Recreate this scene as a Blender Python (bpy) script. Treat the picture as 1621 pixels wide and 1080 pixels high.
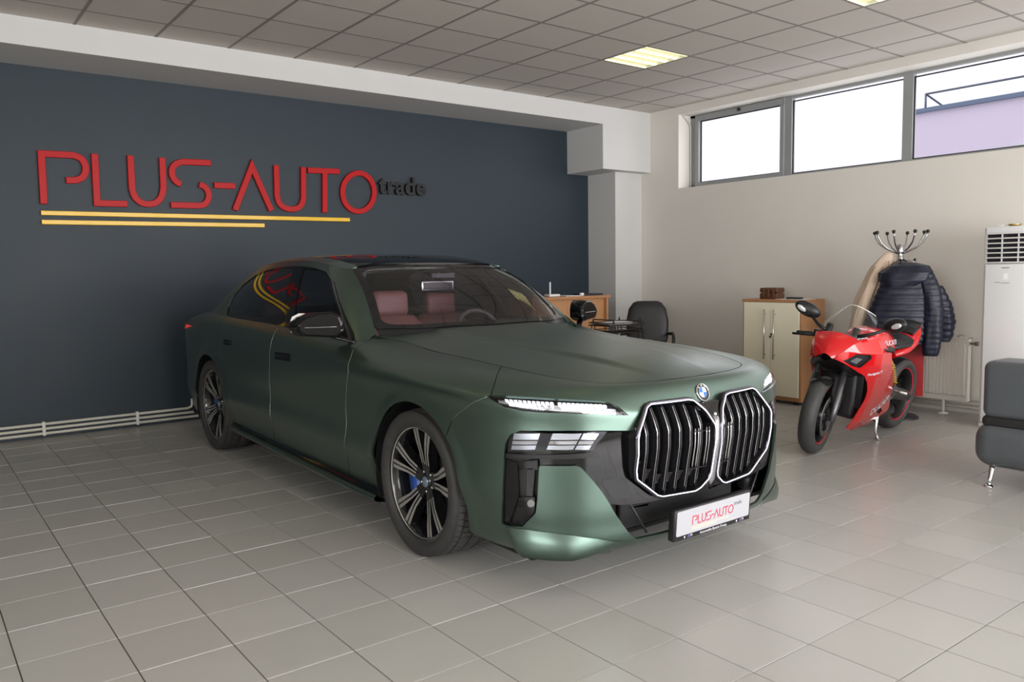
import bpy, bmesh, math, random
import numpy as np
from mathutils import Vector, Matrix
from mathutils.bvhtree import BVHTree
from mathutils.geometry import delaunay_2d_cdt

for o in list(bpy.data.objects):
    bpy.data.objects.remove(o, do_unlink=True)
SC = bpy.context.scene
COL = SC.collection
random.seed(7)
PI = math.pi

# ------------------------------------------------------------------ camera
CAM_Z = 1.40
F_PX, YAW, PITCH, ROLL = 1276.3, 0.65081, 0.085277, -0.015495
W_PX, H_PX = 1621.0, 1080.0
_fw = np.array([math.sin(YAW)*math.cos(PITCH), math.cos(YAW)*math.cos(PITCH), -math.sin(PITCH)])
_rt0 = np.array([math.cos(YAW), -math.sin(YAW), 0.0])
_up0 = np.cross(_rt0, _fw)
_rt = math.cos(ROLL)*_rt0 + math.sin(ROLL)*_up0
_up = np.cross(_rt, _fw)
cam_d = bpy.data.cameras.new('camera')
cam_d.sensor_width = 36.0
cam_d.lens = F_PX/W_PX*36.0
cam_d.clip_start = 0.05
cam_d.clip_end = 300
cam_o = bpy.data.objects.new('camera', cam_d)
COL.objects.link(cam_o)
cam_o.matrix_world = Matrix(((_rt[0], _up[0], -_fw[0], 0.0), (_rt[1], _up[1], -_fw[1], 0.0),
                             (_rt[2], _up[2], -_fw[2], CAM_Z), (0, 0, 0, 1)))
SC.camera = cam_o


def ray_dir(u, v):
    x = (u-W_PX/2)/F_PX
    y = -(v-H_PX/2)/F_PX
    d = x*_rt + y*_up + _fw
    return d/np.linalg.norm(d)


# ------------------------------------------------------------------ sky, daylight, exposure
wd = bpy.data.worlds.new('overcast_sky')
SC.world = wd
wd.use_nodes = True
_bg = wd.node_tree.nodes['Background']
_bg.inputs[0].default_value = (0.93, 0.93, 1.0, 1)
_bg.inputs[1].default_value = 1.2


def area(name, loc, rot, sx, sy, power, color=(1, 1, 1)):
    l = bpy.data.lights.new(name, 'AREA')
    l.shape = 'RECTANGLE'
    l.size, l.size_y = sx, sy
    l.energy = power
    l.color = color
    o = bpy.data.objects.new(name, l)
    COL.objects.link(o)
    o.location = loc
    o.rotation_euler = rot
    return o


# daylight coming through the shop-front glazing behind the camera and the strip windows
area('shopfront_daylight', (4.2, -3.9, 1.62), (PI/2, 0, 0), 7.1, 2.7, 660, (1.0, 0.985, 0.96))
area('side_fill_light', (-4.55, -0.9, 1.85), (PI/2, 0, -PI/2), 4.6, 1.9, 330, (1.0, 0.985, 0.95))  # added light from an unseen side, brightens the left floor
area('strip_window_daylight', (8.45, 2.2, 2.84), (PI/2, 0, PI/2), 9.0, 0.78, 45, (0.98, 0.98, 1.0))

SC.view_settings.view_transform = 'Standard'
SC.view_settings.look = 'None'
SC.view_settings.gamma = 1.0
SC.view_settings.exposure = 0.0
SC.view_settings.use_curve_mapping = False

# ------------------------------------------------------------------ materials
MATS = {}


def srgb(r, g, b):
    def f(c):
        c /= 255.0
        return c/12.92 if c <= 0.04045 else ((c+0.055)/1.055)**2.4
    return (f(r), f(g), f(b), 1.0)


def mat(name, col, rough=0.5, metal=0.0, coat=0.0, coat_rough=0.05, spec=0.5, noise=0.0, nscale=6.0,
        bump=0.0, bscale=40.0, emit=None, estr=0.0, trans=0.0, ior=1.45, aniso=0.0, stretch=None, rvar=0.0):
    if name in MATS:
        return MATS[name]
    m = bpy.data.materials.new(name)
    m.use_nodes = True
    nt = m.node_tree
    p = nt.nodes['Principled BSDF']
    if len(col) == 3:
        col = (*col, 1.0)
    p.inputs['Base Color'].default_value = col
    p.inputs['Roughness'].default_value = rough
    p.inputs['Metallic'].default_value = metal
    p.inputs['Coat Weight'].default_value = coat
    p.inputs['Coat Roughness'].default_value = coat_rough
    p.inputs['Specular IOR Level'].default_value = spec
    p.inputs['IOR'].default_value = ior
    p.inputs['Transmission Weight'].default_value = trans
    if emit:
        p.inputs['Emission Color'].default_value = (*emit[:3], 1)
        p.inputs['Emission Strength'].default_value = estr
    if noise > 0 or bump > 0 or rvar > 0:
        tc = nt.nodes.new('ShaderNodeTexCoord')
        mp = nt.nodes.new('ShaderNodeMapping')
        nt.links.new(tc.outputs['Object'], mp.inputs['Vector'])
        if stretch:
            mp.inputs['Scale'].default_value = stretch
        if noise > 0 or rvar > 0:
            n = nt.nodes.new('ShaderNodeTexNoise')
            n.inputs['Scale'].default_value = nscale
            n.inputs['Detail'].default_value = 5
            nt.links.new(mp.outputs['Vector'], n.inputs['Vector'])
        if noise > 0:
            mx = nt.nodes.new('ShaderNodeMixRGB')
            mx.blend_type = 'MIX'
            mx.inputs[1].default_value = tuple(max(0, c*(1-noise)) for c in col[:3])+(1,)
            mx.inputs[2].default_value = tuple(min(1, c*(1+noise)) for c in col[:3])+(1,)
            nt.links.new(n.outputs['Fac'], mx.inputs[0])
            nt.links.new(mx.outputs[0], p.inputs['Base Color'])
        if rvar > 0:
            mr = nt.nodes.new('ShaderNodeMapRange')
            mr.inputs['To Min'].default_value = max(0.02, rough-rvar)
            mr.inputs['To Max'].default_value = min(1, rough+rvar)
            nt.links.new(n.outputs['Fac'], mr.inputs['Value'])
            nt.links.new(mr.outputs[0], p.inputs['Roughness'])
        if bump > 0:
            n2 = nt.nodes.new('ShaderNodeTexNoise')
            n2.inputs['Scale'].default_value = bscale
            n2.inputs['Detail'].default_value = 6
            nt.links.new(mp.outputs['Vector'], n2.inputs['Vector'])
            b = nt.nodes.new('ShaderNodeBump')
            b.inputs['Strength'].default_value = bump
            b.inputs['Distance'].default_value = 0.02
            nt.links.new(n2.outputs['Fac'], b.inputs['Height'])
            nt.links.new(b.outputs[0], p.inputs['Normal'])
    MATS[name] = m
    return m


def glassmat(name, tint=(1, 1, 1), ior=1.45, rough=0.0, refl=1.0):
    """thin pane: clear (tinted) see-through plus fresnel reflection"""
    if name in MATS:
        return MATS[name]
    m = bpy.data.materials.new(name)
    m.use_nodes = True
    nt = m.node_tree
    nt.nodes.remove(nt.nodes['Principled BSDF'])
    out = nt.nodes['Material Output']
    tr = nt.nodes.new('ShaderNodeBsdfTransparent')
    tr.inputs[0].default_value = (*tint, 1)
    gl = nt.nodes.new('ShaderNodeBsdfGlossy')
    gl.inputs['Roughness'].default_value = rough
    gl.inputs[0].default_value = (refl, refl, refl, 1)
    f0 = ((ior-1)/(ior+1))**2          # Schlick reflectance, the same from both sides of the thin pane
    lw = nt.nodes.new('ShaderNodeLayerWeight')
    lw.inputs['Blend'].default_value = 0.5
    pw = nt.nodes.new('ShaderNodeMath')
    pw.operation = 'POWER'
    pw.inputs[1].default_value = 5.0
    nt.links.new(lw.outputs['Facing'], pw.inputs[0])
    fr = nt.nodes.new('ShaderNodeMath')
    fr.operation = 'MULTIPLY_ADD'
    fr.inputs[1].default_value = 1-f0
    fr.inputs[2].default_value = f0
    nt.links.new(pw.outputs[0], fr.inputs[0])
    mx = nt.nodes.new('ShaderNodeMixShader')
    nt.links.new(fr.outputs[0], mx.inputs[0])
    nt.links.new(tr.outputs[0], mx.inputs[1])
    nt.links.new(gl.outputs[0], mx.inputs[2])
    nt.links.new(mx.outputs[0], out.inputs[0])
    MATS[name] = m
    return m


# ------------------------------------------------------------------ objects
def tag(o, label=None, cat=None, group=None, kind=None):
    if label:
        o['label'] = label
    if cat:
        o['category'] = cat
    if group:
        o['group'] = group
    if kind:
        o['kind'] = kind
    return o


def thing(name, label, cat, loc=(0, 0, 0), rotz=0.0, group=None):
    o = bpy.data.objects.new(name, None)
    o.empty_display_size = 0.1
    COL.objects.link(o)
    o.location = loc
    o.rotation_euler = (0, 0, rotz)
    return tag(o, label, cat, group)


def link(name, me, m=None, parent=None, loc=None):
    o = bpy.data.objects.new(name, me)
    COL.objects.link(o)
    if m is not None and len(me.materials) == 0:
        me.materials.append(m)
    if parent is not None:
        o.parent = parent
    if loc is not None:
        o.location = loc
    return o


class MB:
    """mesh builder: collects shapes, build() links them as ONE mesh object"""

    def __init__(s):
        s.v = []
        s.f = []
        s.sm = []

    def add(s, vs, fs, smooth=False):
        k = len(s.v)
        s.v += [tuple(map(float, p)) for p in vs]
        s.f += [tuple(i+k for i in f) for f in fs]
        s.sm += [smooth]*len(fs)
        return s

    def box(s, x0, x1, y0, y1, z0, z1, M=None):
        vs = [(x, y, z) for z in (z0, z1) for y in (y0, y1) for x in (x0, x1)]
        fs = [(0, 2, 3, 1), (4, 5, 7, 6), (0, 1, 5, 4), (2, 6, 7, 3), (0, 4, 6, 2), (1, 3, 7, 5)]
        if M is not None:
            vs = [M @ Vector(p) for p in vs]
        return s.add(vs, fs)

    def rbox(s, x0, x1, y0, y1, z0, z1, r=0.01, seg=2, M=None, smooth=True):
        bm = bmesh.new()
        bmesh.ops.create_cube(bm, size=1.0)
        for v in bm.verts:
            v.co = Vector(((x0+x1)/2+v.co.x*(x1-x0), (y0+y1)/2+v.co.y*(y1-y0), (z0+z1)/2+v.co.z*(z1-z0)))
        r = min(r, 0.49*min(x1-x0, y1-y0, z1-z0))
        bmesh.ops.bevel(bm, geom=list(bm.edges), offset=r, segments=seg, profile=0.5, affect='EDGES')
        return s.bm(bm, M, smooth)

    def bm(s, bm, M=None, smooth=True):
        bm.verts.index_update()
        vs = [(M @ v.co if M is not None else v.co.copy()) for v in bm.verts]
        fs = [[v.index for v in f.verts] for f in bm.faces]
        bm.free()
        return s.add(vs, fs, smooth)

    def prism(s, pts, d0, d1, axis='y', smooth=False, M=None):
        """2D outline pts extruded along axis; 'y': pts=(x,z); 'z': (x,y); 'x': (y,z)"""
        n = len(pts)
        def mk(p, d):
            return (p[0], d, p[1]) if axis == 'y' else ((p[0], p[1], d) if axis == 'z' else (d, p[0], p[1]))
        vs = [mk(p, d0) for p in pts]+[mk(p, d1) for p in pts]
        if M is not None:
            vs = [M @ Vector(p) for p in vs]
        fs = [tuple(range(n)), tuple(range(2*n-1, n-1, -1))]
        s.add(vs, fs, False)
        k = len(s.v)-2*n
        for i in range(n):
            j = (i+1) % n
            s.f.append((k+i, k+n+i, k+n+j, k+j))
            s.sm.append(smooth)
        return s

    def tube(s, pts, r, n=10, closed=False, caps=True, smooth=True, flat=1.0, upv=None):
        """sweep a circle along pts; r: number or per-point list; flat squashes one axis"""
        P = [Vector(p) for p in pts]
        m = len(P)
        R = r if isinstance(r, (list, tuple)) else [r]*m
        T = []
        for i in range(m):
            if closed:
                t = P[(i+1) % m]-P[i-1]
            else:
                t = P[min(i+1, m-1)]-P[max(i-1, 0)]
            T.append(t.normalized())
        ref = Vector(upv) if upv else (Vector((0, 0, 1)) if abs(T[0].z) < 0.9 else Vector((1, 0, 0)))
        N = (ref-T[0]*ref.dot(T[0])).normalized()
        vs = []
        for i in range(m):
            if upv:
                N = (ref-T[i]*ref.dot(T[i])).normalized()
            else:
                N = (N-T[i]*N.dot(T[i])).normalized()
            B = T[i].cross(N)
            for k in range(n):
                a = 2*PI*k/n
                vs.append(P[i]+(N*math.cos(a)*flat+B*math.sin(a))*R[i])
        fs = []
        for i in range(m if closed else m-1):
            j = (i+1) % m
            for k in range(n):
                l = (k+1) % n
                fs.append((i*n+k, i*n+l, j*n+l, j*n+k))
        k0 = len(s.v)
        s.add(vs, fs, smooth)
        if caps and not closed:
            s.f.append(tuple(k0+k for k in range(n))[::-1])
            s.f.append(tuple(k0+(m-1)*n+k for k in range(n)))
            s.sm += [False, False]
        return s

    def lathe(s, prof, n=32, M=None, smooth=True, closed=False):
        """profile (r, h) turned about z"""
        m = len(prof)
        vs = []
        for (r, h) in prof:
            for k in range(n):
                a = 2*PI*k/n
                vs.append((r*math.cos(a), r*math.sin(a), h))
        fs = []
        for i in range(m if closed else m-1):
            j = (i+1) % m
            for k in range(n):
                l = (k+1) % n
                fs.append((i*n+k, i*n+l, j*n+l, j*n+k))
        if M is not None:
            vs = [M @ Vector(p) for p in vs]
        return s.add(vs, fs, smooth)

    def disc(s, r, h=0.0, n=32, M=None):
        vs = [(r*math.cos(2*PI*k/n), r*math.sin(2*PI*k/n), h) for k in range(n)]
        if M is not None:
            vs = [M @ Vector(p) for p in vs]
        return s.add(vs, [tuple(range(n))])

    def sphere(s, c, r, n=12, m=8, sc=(1, 1, 1), M=None):
        vs = []
        for i in range(m+1):
            t = PI*i/m
            for k in range(n):
                a = 2*PI*k/n
                p = Vector((c[0]+r*sc[0]*math.sin(t)*math.cos(a), c[1]+r*sc[1]*math.sin(t)*math.sin(a), c[2]+r*sc[2]*math.cos(t)))
                vs.append(M @ p if M is not None else p)
        fs = []
        for i in range(m):
            for k in range(n):
                l = (k+1) % n
                fs.append((i*n+k, (i+1)*n+k, (i+1)*n+l, i*n+l))
        return s.add(vs, fs, True)

    def loft(s, rings, closed=True, caps=True, smooth=True):
        n = len(rings[0])
        vs = [p for r in rings for p in r]
        fs = []
        for i in range(len(rings)-1):
            for k in range(n if closed else n-1):
                l = (k+1) % n
                fs.append((i*n+k, i*n+l, (i+1)*n+l, (i+1)*n+k))
        k0 = len(s.v)
        s.add(vs, fs, smooth)
        if caps and closed:
            s.f.append(tuple(k0+k for k in range(n))[::-1])
            s.f.append(tuple(k0+(len(rings)-1)*n+k for k in range(n)))
            s.sm += [False, False]
        return s

    def mirror_x(s):
        k = len(s.v)
        nf = len(s.f)
        s.v += [(-p[0], p[1], p[2]) for p in s.v]
        s.f += [tuple(i+k for i in f)[::-1] for f in s.f[:nf]]
        s.sm += s.sm[:nf]
        return s

    def mesh(s, name, m=None, fix=True):
        me = bpy.data.meshes.new(name)
        me.from_pydata(s.v, [], s.f)
        me.polygons.foreach_set('use_smooth', s.sm)
        if fix:
            bm = bmesh.new()
            bm.from_mesh(me)
            bmesh.ops.remove_doubles(bm, verts=bm.verts, dist=1e-6)
            bmesh.ops.recalc_face_normals(bm, faces=bm.faces)
            bm.to_mesh(me)
            bm.free()
        if m is not None:
            me.materials.append(m)
        me.update()
        return me

    def build(s, name, m, parent=None, loc=None, fix=True):
        return link(name, s.mesh(name, m, fix), None, parent, loc)


def bevelled(o, w=0.004, seg=2):
    b = o.modifiers.new('bevel', 'BEVEL')
    b.width = w
    b.segments = seg
    b.limit_method = 'ANGLE'
    b.angle_limit = 0.6
    return o


def copy_tree(o, parent=None):
    c = o.copy()
    COL.objects.link(c)
    if parent is not None:
        c.parent = parent
    for ch in list(o.children):
        copy_tree(ch, c)
    return c


def arc(cx, cy, r, a0, a1, n=8, ry=None):
    ry = r if ry is None else ry
    return [(cx+r*math.cos(math.radians(a0+(a1-a0)*i/n)), cy+ry*math.sin(math.radians(a0+(a1-a0)*i/n))) for i in range(n+1)]


def rrect(x0, x1, y0, y1, r, n=4):
    return (arc(x1-r, y1-r, r, 0, 90, n)+arc(x0+r, y1-r, r, 90, 180, n)+arc(x0+r, y0+r, r, 180, 270, n)+arc(x1-r, y0+r, r, 270, 360, n))


_font_cache = {}


def text_mesh(txt, size, depth=0.0, align='CENTER', bold=0.0, space=1.0):
    """lettering as a mesh in the xy plane (facing +z)"""
    cu = bpy.data.curves.new('lettering', 'FONT')
    cu.body = txt
    cu.size = size
    cu.extrude = depth
    cu.offset = bold
    cu.align_x = align
    cu.align_y = 'CENTER'
    cu.space_character = space
    ob = bpy.data.objects.new('lettering', cu)
    COL.objects.link(ob)
    bpy.context.view_layer.update()
    me = bpy.data.meshes.new_from_object(ob.evaluated_get(bpy.context.evaluated_depsgraph_get()))
    bpy.data.objects.remove(ob, do_unlink=True)
    return me


def text_obj(name, txt, size, m, M, parent=None, depth=0.0, align='CENTER', bold=0.0, space=1.0):
    me = text_mesh(txt, size, depth, align, bold, space)
    me.transform(M)
    me.materials.clear()
    me.materials.append(m)
    return link(name, me, None, parent)


def stroke_poly(pts, w):
    """2D polyline (mitred) with width w -> closed outline"""
    n = len(pts)
    L, R = [], []
    for i in range(n):
        p = np.array(pts[i], float)
        if i == 0:
            t = np.array(pts[1])-p
            t = t/np.linalg.norm(t)
            nrm = np.array([-t[1], t[0]])
            k = 1
        elif i == n-1:
            t = p-np.array(pts[i-1])
            t = t/np.linalg.norm(t)
            nrm = np.array([-t[1], t[0]])
            k = 1
        else:
            t0 = p-np.array(pts[i-1])
            t0 = t0/np.linalg.norm(t0)
            t1 = np.array(pts[i+1])-p
            t1 = t1/np.linalg.norm(t1)
            n0 = np.array([-t0[1], t0[0]])
            n1 = np.array([-t1[1], t1[0]])
            nrm = n0+n1
            nrm = nrm/np.linalg.norm(nrm)
            k = 1/max(0.35, nrm.dot(n0))
        L.append(tuple(p+nrm*w/2*k))
        R.append(tuple(p-nrm*w/2*k))
    return L+R[::-1]
# ================================================================== ROOM
XL, XR, YF, YB, ZC = -4.2, 8.03, -3.6, 8.15, 3.45
M_wall = mat('off_white_wall_paint', srgb(228, 224, 217), 0.75, noise=0.03, nscale=2.5, bump=0.05, bscale=180)
M_trimw = mat('white_wall_paint', srgb(212, 212, 211), 0.7, noise=0.02, nscale=3, bump=0.05, bscale=150)
M_dark = mat('dark_slate_wall_paint', srgb(40, 53, 63), 0.5, noise=0.05, nscale=1.6, bump=0.06, bscale=220, rvar=0.05)
M_ceil = mat('ceiling_tile_board', srgb(204, 198, 191), 0.9, noise=0.04, nscale=1.2, bump=0.15, bscale=260)
M_grid = mat('ceiling_grid_metal', srgb(140, 135, 130), 0.7)
M_tile = mat('floor_tile_ceramic', srgb(178, 177, 173), 0.3, noise=0.045, nscale=4.0, bump=0.025, bscale=90, rvar=0.06)
M_grout = mat('floor_grout', srgb(100, 95, 86), 0.85, noise=0.15, nscale=20)
M_alu = mat('grey_window_frame', srgb(150, 153, 153), 0.45, metal=0.1, noise=0.03)
M_rubber = mat('black_gasket', srgb(28, 28, 32), 0.6)
M_pane = glassmat('window_glass', (0.97, 0.97, 0.98), 1.3)

# floor slab (grout bed) and tiles
fl = tag(MB().box(XL, XR, YF, YB, -0.12, -0.004).build('floor', M_grout), kind='structure')
TX, TY, TX0, TY0 = 0.3366, 0.342, 0.603, 1.306
M_tiles = [M_tile] + [mat('floor_tile_ceramic_%d' % k, srgb(*c), 0.3, noise=0.05, nscale=4.0, bump=0.025, bscale=90, rvar=0.06)
                      for k, c in enumerate([(175, 174, 170), (181, 180, 177), (177, 176, 173)])]
tile_me = []
for m_ in M_tiles:
    b = MB()
    g = 0.0016
    x0, x1, y0, y1 = g, TX-g, g, TY-g
    e = 0.0014
    b.add([(x0, y0, -0.006), (x1, y0, -0.006), (x1, y1, -0.006), (x0, y1, -0.006),
           (x0+e, y0+e, 0), (x1-e, y0+e, 0), (x1-e, y1-e, 0), (x0+e, y1-e, 0)],
          [(4, 5, 6, 7), (0, 1, 5, 4), (1, 2, 6, 5), (2, 3, 7, 6), (3, 0, 4, 7)])
    tile_me.append(b.mesh('tile', m_))


def in_view(x, y, z, pad=30):
    d = np.array([x, y, z-CAM_Z])
    w_ = d.dot(_fw)
    if w_ < 0.1:
        return None
    u = W_PX/2+F_PX*d.dot(_rt)/w_
    v = H_PX/2-F_PX*d.dot(_up)/w_
    if -pad < u < W_PX+pad and -pad < v < H_PX+pad:
        return (u, v)
    return None


cells = []
for i in range(-16, 24):
    for j in range(-16, 22):
        x, y = TX0+i*TX, TY0+j*TY
        if x+TX < XL or x > XR or y+TY < YF or y > YB:
            continue
        vis = in_view(x+TX/2, y+TY/2, 0, 60) is not None
        full = x >= XL and x+TX <= XR and y+TY <= YB and y >= YF
        # hidden under the parked car
        under = 2.1 < x < 3.6 and 2.9 < y < 7.4
        cells.append((vis and full and not under, math.hypot(x+TX/2, y+TY/2), x, y))
cells.sort(key=lambda c: (not c[0], c[1]))
rest = MB()
for n, (vis, d_, x, y) in enumerate(cells):
    if vis and n < 298:
        o = bpy.data.objects.new('tile', tile_me[random.randrange(4)])
        COL.objects.link(o)
        o.parent = fl
        o.location = (x, y, random.uniform(-0.0006, 0.0004))
    else:
        g, e = 0.0016, 0.0014
        x0, x1, y0, y1 = max(x+g, XL), min(x+TX-g, XR), max(y+g, YF), min(y+TY-g, YB)
        if x1-x0 < 0.01 or y1-y0 < 0.01:
            continue
        rest.add([(x0, y0, -0.006), (x1, y0, -0.006), (x1, y1, -0.006), (x0, y1, -0.006),
                  (x0+e, y0+e, 0), (x1-e, y0+e, 0), (x1-e, y1-e, 0), (x0+e, y1-e, 0)],
                 [(4, 5, 6, 7), (0, 1, 5, 4), (1, 2, 6, 5), (2, 3, 7, 6), (3, 0, 4, 7)])
tag(rest.build('far_tiles', M_tile, fl, fix=False), kind='stuff')

# walls
tag(MB().box(XL, XR+0.3, YB, YB+0.25, -0.12, 3.7).build('wall_back', M_dark), kind='structure')
wl = MB()
wl.box(XL-0.25, XL, YF-0.25, YB+0.25, -0.12, 0.9)
wl.box(XL-0.25, XL, YF-0.25, YB+0.25, 2.8, 3.7)
wl.box(XL-0.25, XL, 1.4, YB+0.25, 0.9, 2.8)
wl.box(XL-0.25, XL, YF-0.25, -3.2, 0.9, 2.8)
tag(wl.build('wall_left', M_wall), kind='structure')
added_win = MB()  # unseen window added in the left wall to brighten the floor there
added_win.box(XL-0.16, XL-0.10, -3.2, 1.4, 0.9, 0.97)
added_win.box(XL-0.16, XL-0.10, -3.2, 1.4, 2.73, 2.8)
added_win = tag(added_win.build('added_window', M_alu), kind='structure')
for k in range(5):
    y = -3.2+k*1.15
    MB().box(XL-0.16, XL-0.10, y-0.035, y+0.035, 0.97, 2.73).build('mullion', M_alu, added_win)
    if k < 4:
        MB().box(XL-0.135, XL-0.125, y+0.035, y+1.115, 0.97, 2.73).build('pane', M_pane, added_win)
WY0, WY1, WZ0, WZ1 = -2.6, 6.987, 2.432, 3.355          # strip window opening in the right wall
wr = MB()
wr.box(XR, XR+0.3, YF-0.25, YB, -0.12, WZ0)
wr.box(XR, XR+0.3, YF-0.25, YB, WZ1, 3.7)
wr.box(XR, XR+0.3, WY1, YB, WZ0, WZ1)
wr.box(XR, XR+0.3, YF-0.25, WY0, WZ0, WZ1)
tag(wr.build('wall_right', M_wall), kind='structure')
# shop front behind the camera: piers, lintel and glazing
wf = MB()
wf.box(XL, XR, YF-0.25, YF, 2.95, 3.7)
wf.box(XL, -3.6, YF-0.25, YF, -0.12, 2.95)
wf.box(7.8, XR, YF-0.25, YF, -0.12, 2.95)
wf.box(-3.6, 7.8, YF-0.25, YF, -0.12, 0.15)
wf.box(-3.6, 0.6, YF-0.25, YF, 0.15, 2.95)
tag(wf.build('wall_front', M_wall), kind='structure')
for nm, xa, xb, nn in (('window_2', 0.6, 7.8, 5),):
    sf = tag(MB().box(xa, xb, YF-0.16, YF-0.10, 0.15, 0.23).build(nm, M_alu), kind='structure')
    for k in range(nn+1):
        x = xa+k*(xb-xa)/nn
        MB().box(x-0.035, x+0.035, YF-0.16, YF-0.10, 0.23, 2.95).build('mullion', M_alu, sf)
        if k < nn:
            MB().box(x+0.035, x+(xb-xa)/nn-0.035, YF-0.135, YF-0.125, 0.23, 2.95).build('pane', M_pane, sf)

# ceiling: slab, tile grid, lay-in tiles
cl = tag(MB().box(XL, XR+0.3, YF-0.25, YB+0.25, ZC+0.03, ZC+0.28).build('ceiling', M_ceil), kind='structure')
CX_, CY_, CDX, CDY = 3.145, 6.458, 0.6197, 0.586
LUM = {(4, 2), (4, 6), (4, 10), (0, 6), (0, 10), (-4, 6), (-4, 2), (-4, 10), (0, 14), (4, 14), (-4, 14), (-8, 2), (-8, 6), (-8, 10), (-4, 4), (-4, 8)}  # some cells on the left: unseen lights added to brighten the floor there
grid = MB()
BY = 7.47   # beam face
for i in range(-12, 9):
    x = CX_+i*CDX
    if XL < x < XR:
        grid.box(x-0.012, x+0.012, YF, BY, ZC, ZC+0.03)
for j in range(-2, 19):
    y = CY_-j*CDY
    if YF < y < BY:
        grid.box(XL, XR, y-0.012, y+0.012, ZC+0.0005, ZC+0.03)
grid.build('ceiling_grid', M_grid, cl)
ct_me = {}
far_ct = MB()
for i in range(-13, 9):
    for j in range(-3, 19):
        x0, x1 = max(CX_+i*CDX+0.009, XL), min(CX_+(i+1)*CDX-0.009, XR)
        y1, y0 = min(CY_-(j-1)*CDY-0.009, BY), max(CY_-j*CDY+0.009, YF)
        if x1-x0 < 0.02 or y1-y0 < 0.02 or (i, j) in LUM:
            continue
        vis = any(in_view(px_, py_, ZC, 10) for px_ in (x0, x1) for py_ in (y0, y1))
        if not vis:
            far_ct.box(x0, x1, y0, y1, ZC+0.002, ZC+0.016)
            continue
        key = (round(x1-x0, 3), round(y1-y0, 3))
        if key not in ct_me:
            ct_me[key] = MB().box(0, x1-x0, 0, y1-y0, 0.002, 0.016).mesh('ceiling_tile', M_ceil)
        link('ceiling_tile', ct_me[key], None, cl, (x0, y0, ZC))
tag(far_ct.build('far_ceiling_tiles', M_ceil, cl), kind='stuff')

# recessed louvre luminaires
M_lum = mat('white_luminaire_reflector', srgb(240, 240, 228), 0.35, metal=0.0)
M_tubeon = mat('lit_fluorescent_tube', (1, 0.95, 0.78), 0.5, emit=(1.0, 0.96, 0.82), estr=140.0)
M_louv = mat('white_louvre_glow', srgb(232, 230, 196), 0.4, emit=(1.0, 0.95, 0.50), estr=1.7)  # side reflectors glow on their own, though only the tubes are lamps
M_blade = mat('grey_louvre_glow', srgb(196, 194, 166), 0.4, emit=(1.0, 0.95, 0.55), estr=0.55)  # blades given a glow of their own for the tubes' light on them


def luminaire(x0, y0, label, group):
    w_, h_ = CDX-0.03, CDY-0.03
    t = thing('ceiling_light', label, 'ceiling light', (x0+0.015, y0+0.015, ZC), 0, group)
    b = MB()
    b.box(0, w_, 0, h_, 0.075, 0.08)
    b.box(0, 0.01, 0, h_, 0.0, 0.08)
    b.box(w_-0.01, w_, 0, h_, 0.0, 0.08)
    b.box(0, w_, 0, 0.01, 0.0, 0.08)
    b.box(0, w_, h_-0.01, h_, 0.0, 0.08)
    b.build('housing', M_lum, t)
    n = 4
    for k in range(n):
        y = (k+0.5)*h_/n
        MB().tube([(0.02, y, 0.05), (w_-0.02, y, 0.05)], 0.012, 10).build('tube', M_tubeon, t)
        lv = MB()
        lv.prism([(y-h_/n/2, 0.0), (y-h_/n/2+0.012, 0.0), (y-h_/n/2+0.004, 0.06), (y-h_/n/2, 0.06)], 0.01, w_-0.01, 'x')
        lv.prism([(y+h_/n/2, 0.0), (y+h_/n/2-0.012, 0.0), (y+h_/n/2-0.004, 0.06), (y+h_/n/2, 0.06)], 0.01, w_-0.01, 'x')
        lv.build('side_reflector', M_louv, t)
        for q in range(1, 8):
            xx = 0.01+q*(w_-0.02)/8
            MB().prism([(xx-0.004, 0.003), (xx+0.004, 0.003), (xx+0.001, 0.035), (xx-0.001, 0.035)], y-h_/n/2+0.012, y+h_/n/2-0.012, 'y').build('louvre_blade', M_blade, t)
    return t


L1 = luminaire(CX_+4*CDX, CY_-2*CDY, 'lit square louvred light among ceiling tiles, near the white beam', 'ceiling lights')
for (i, j) in sorted(LUM-{(4, 2)}):
    if j == 6 and i == 4:
        lab = 'lit square louvred light among ceiling tiles, beside the strip window, further from the beam'
    else:
        lab = 'unseen lit square louvred light in the ceiling tiles, there to light the room'
    c = copy_tree(L1)
    c.location = (CX_+i*CDX+0.015, CY_-j*CDY+0.015, ZC)
    c['label'] = lab

# white downstand beam, bracket and pillar in the corner
tag(MB().box(XL, XR, BY, YB, 3.232, 3.6).build('trim_1', M_trimw), kind='structure')
tag(MB().box(7.17, XR, BY, YB, 2.68, 3.232).build('trim_2', M_trimw), kind='structure')
tag(MB().box(7.54, XR, 7.63, YB, 0.0, 2.68).build('trim_3', M_trimw), kind='structure')

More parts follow.
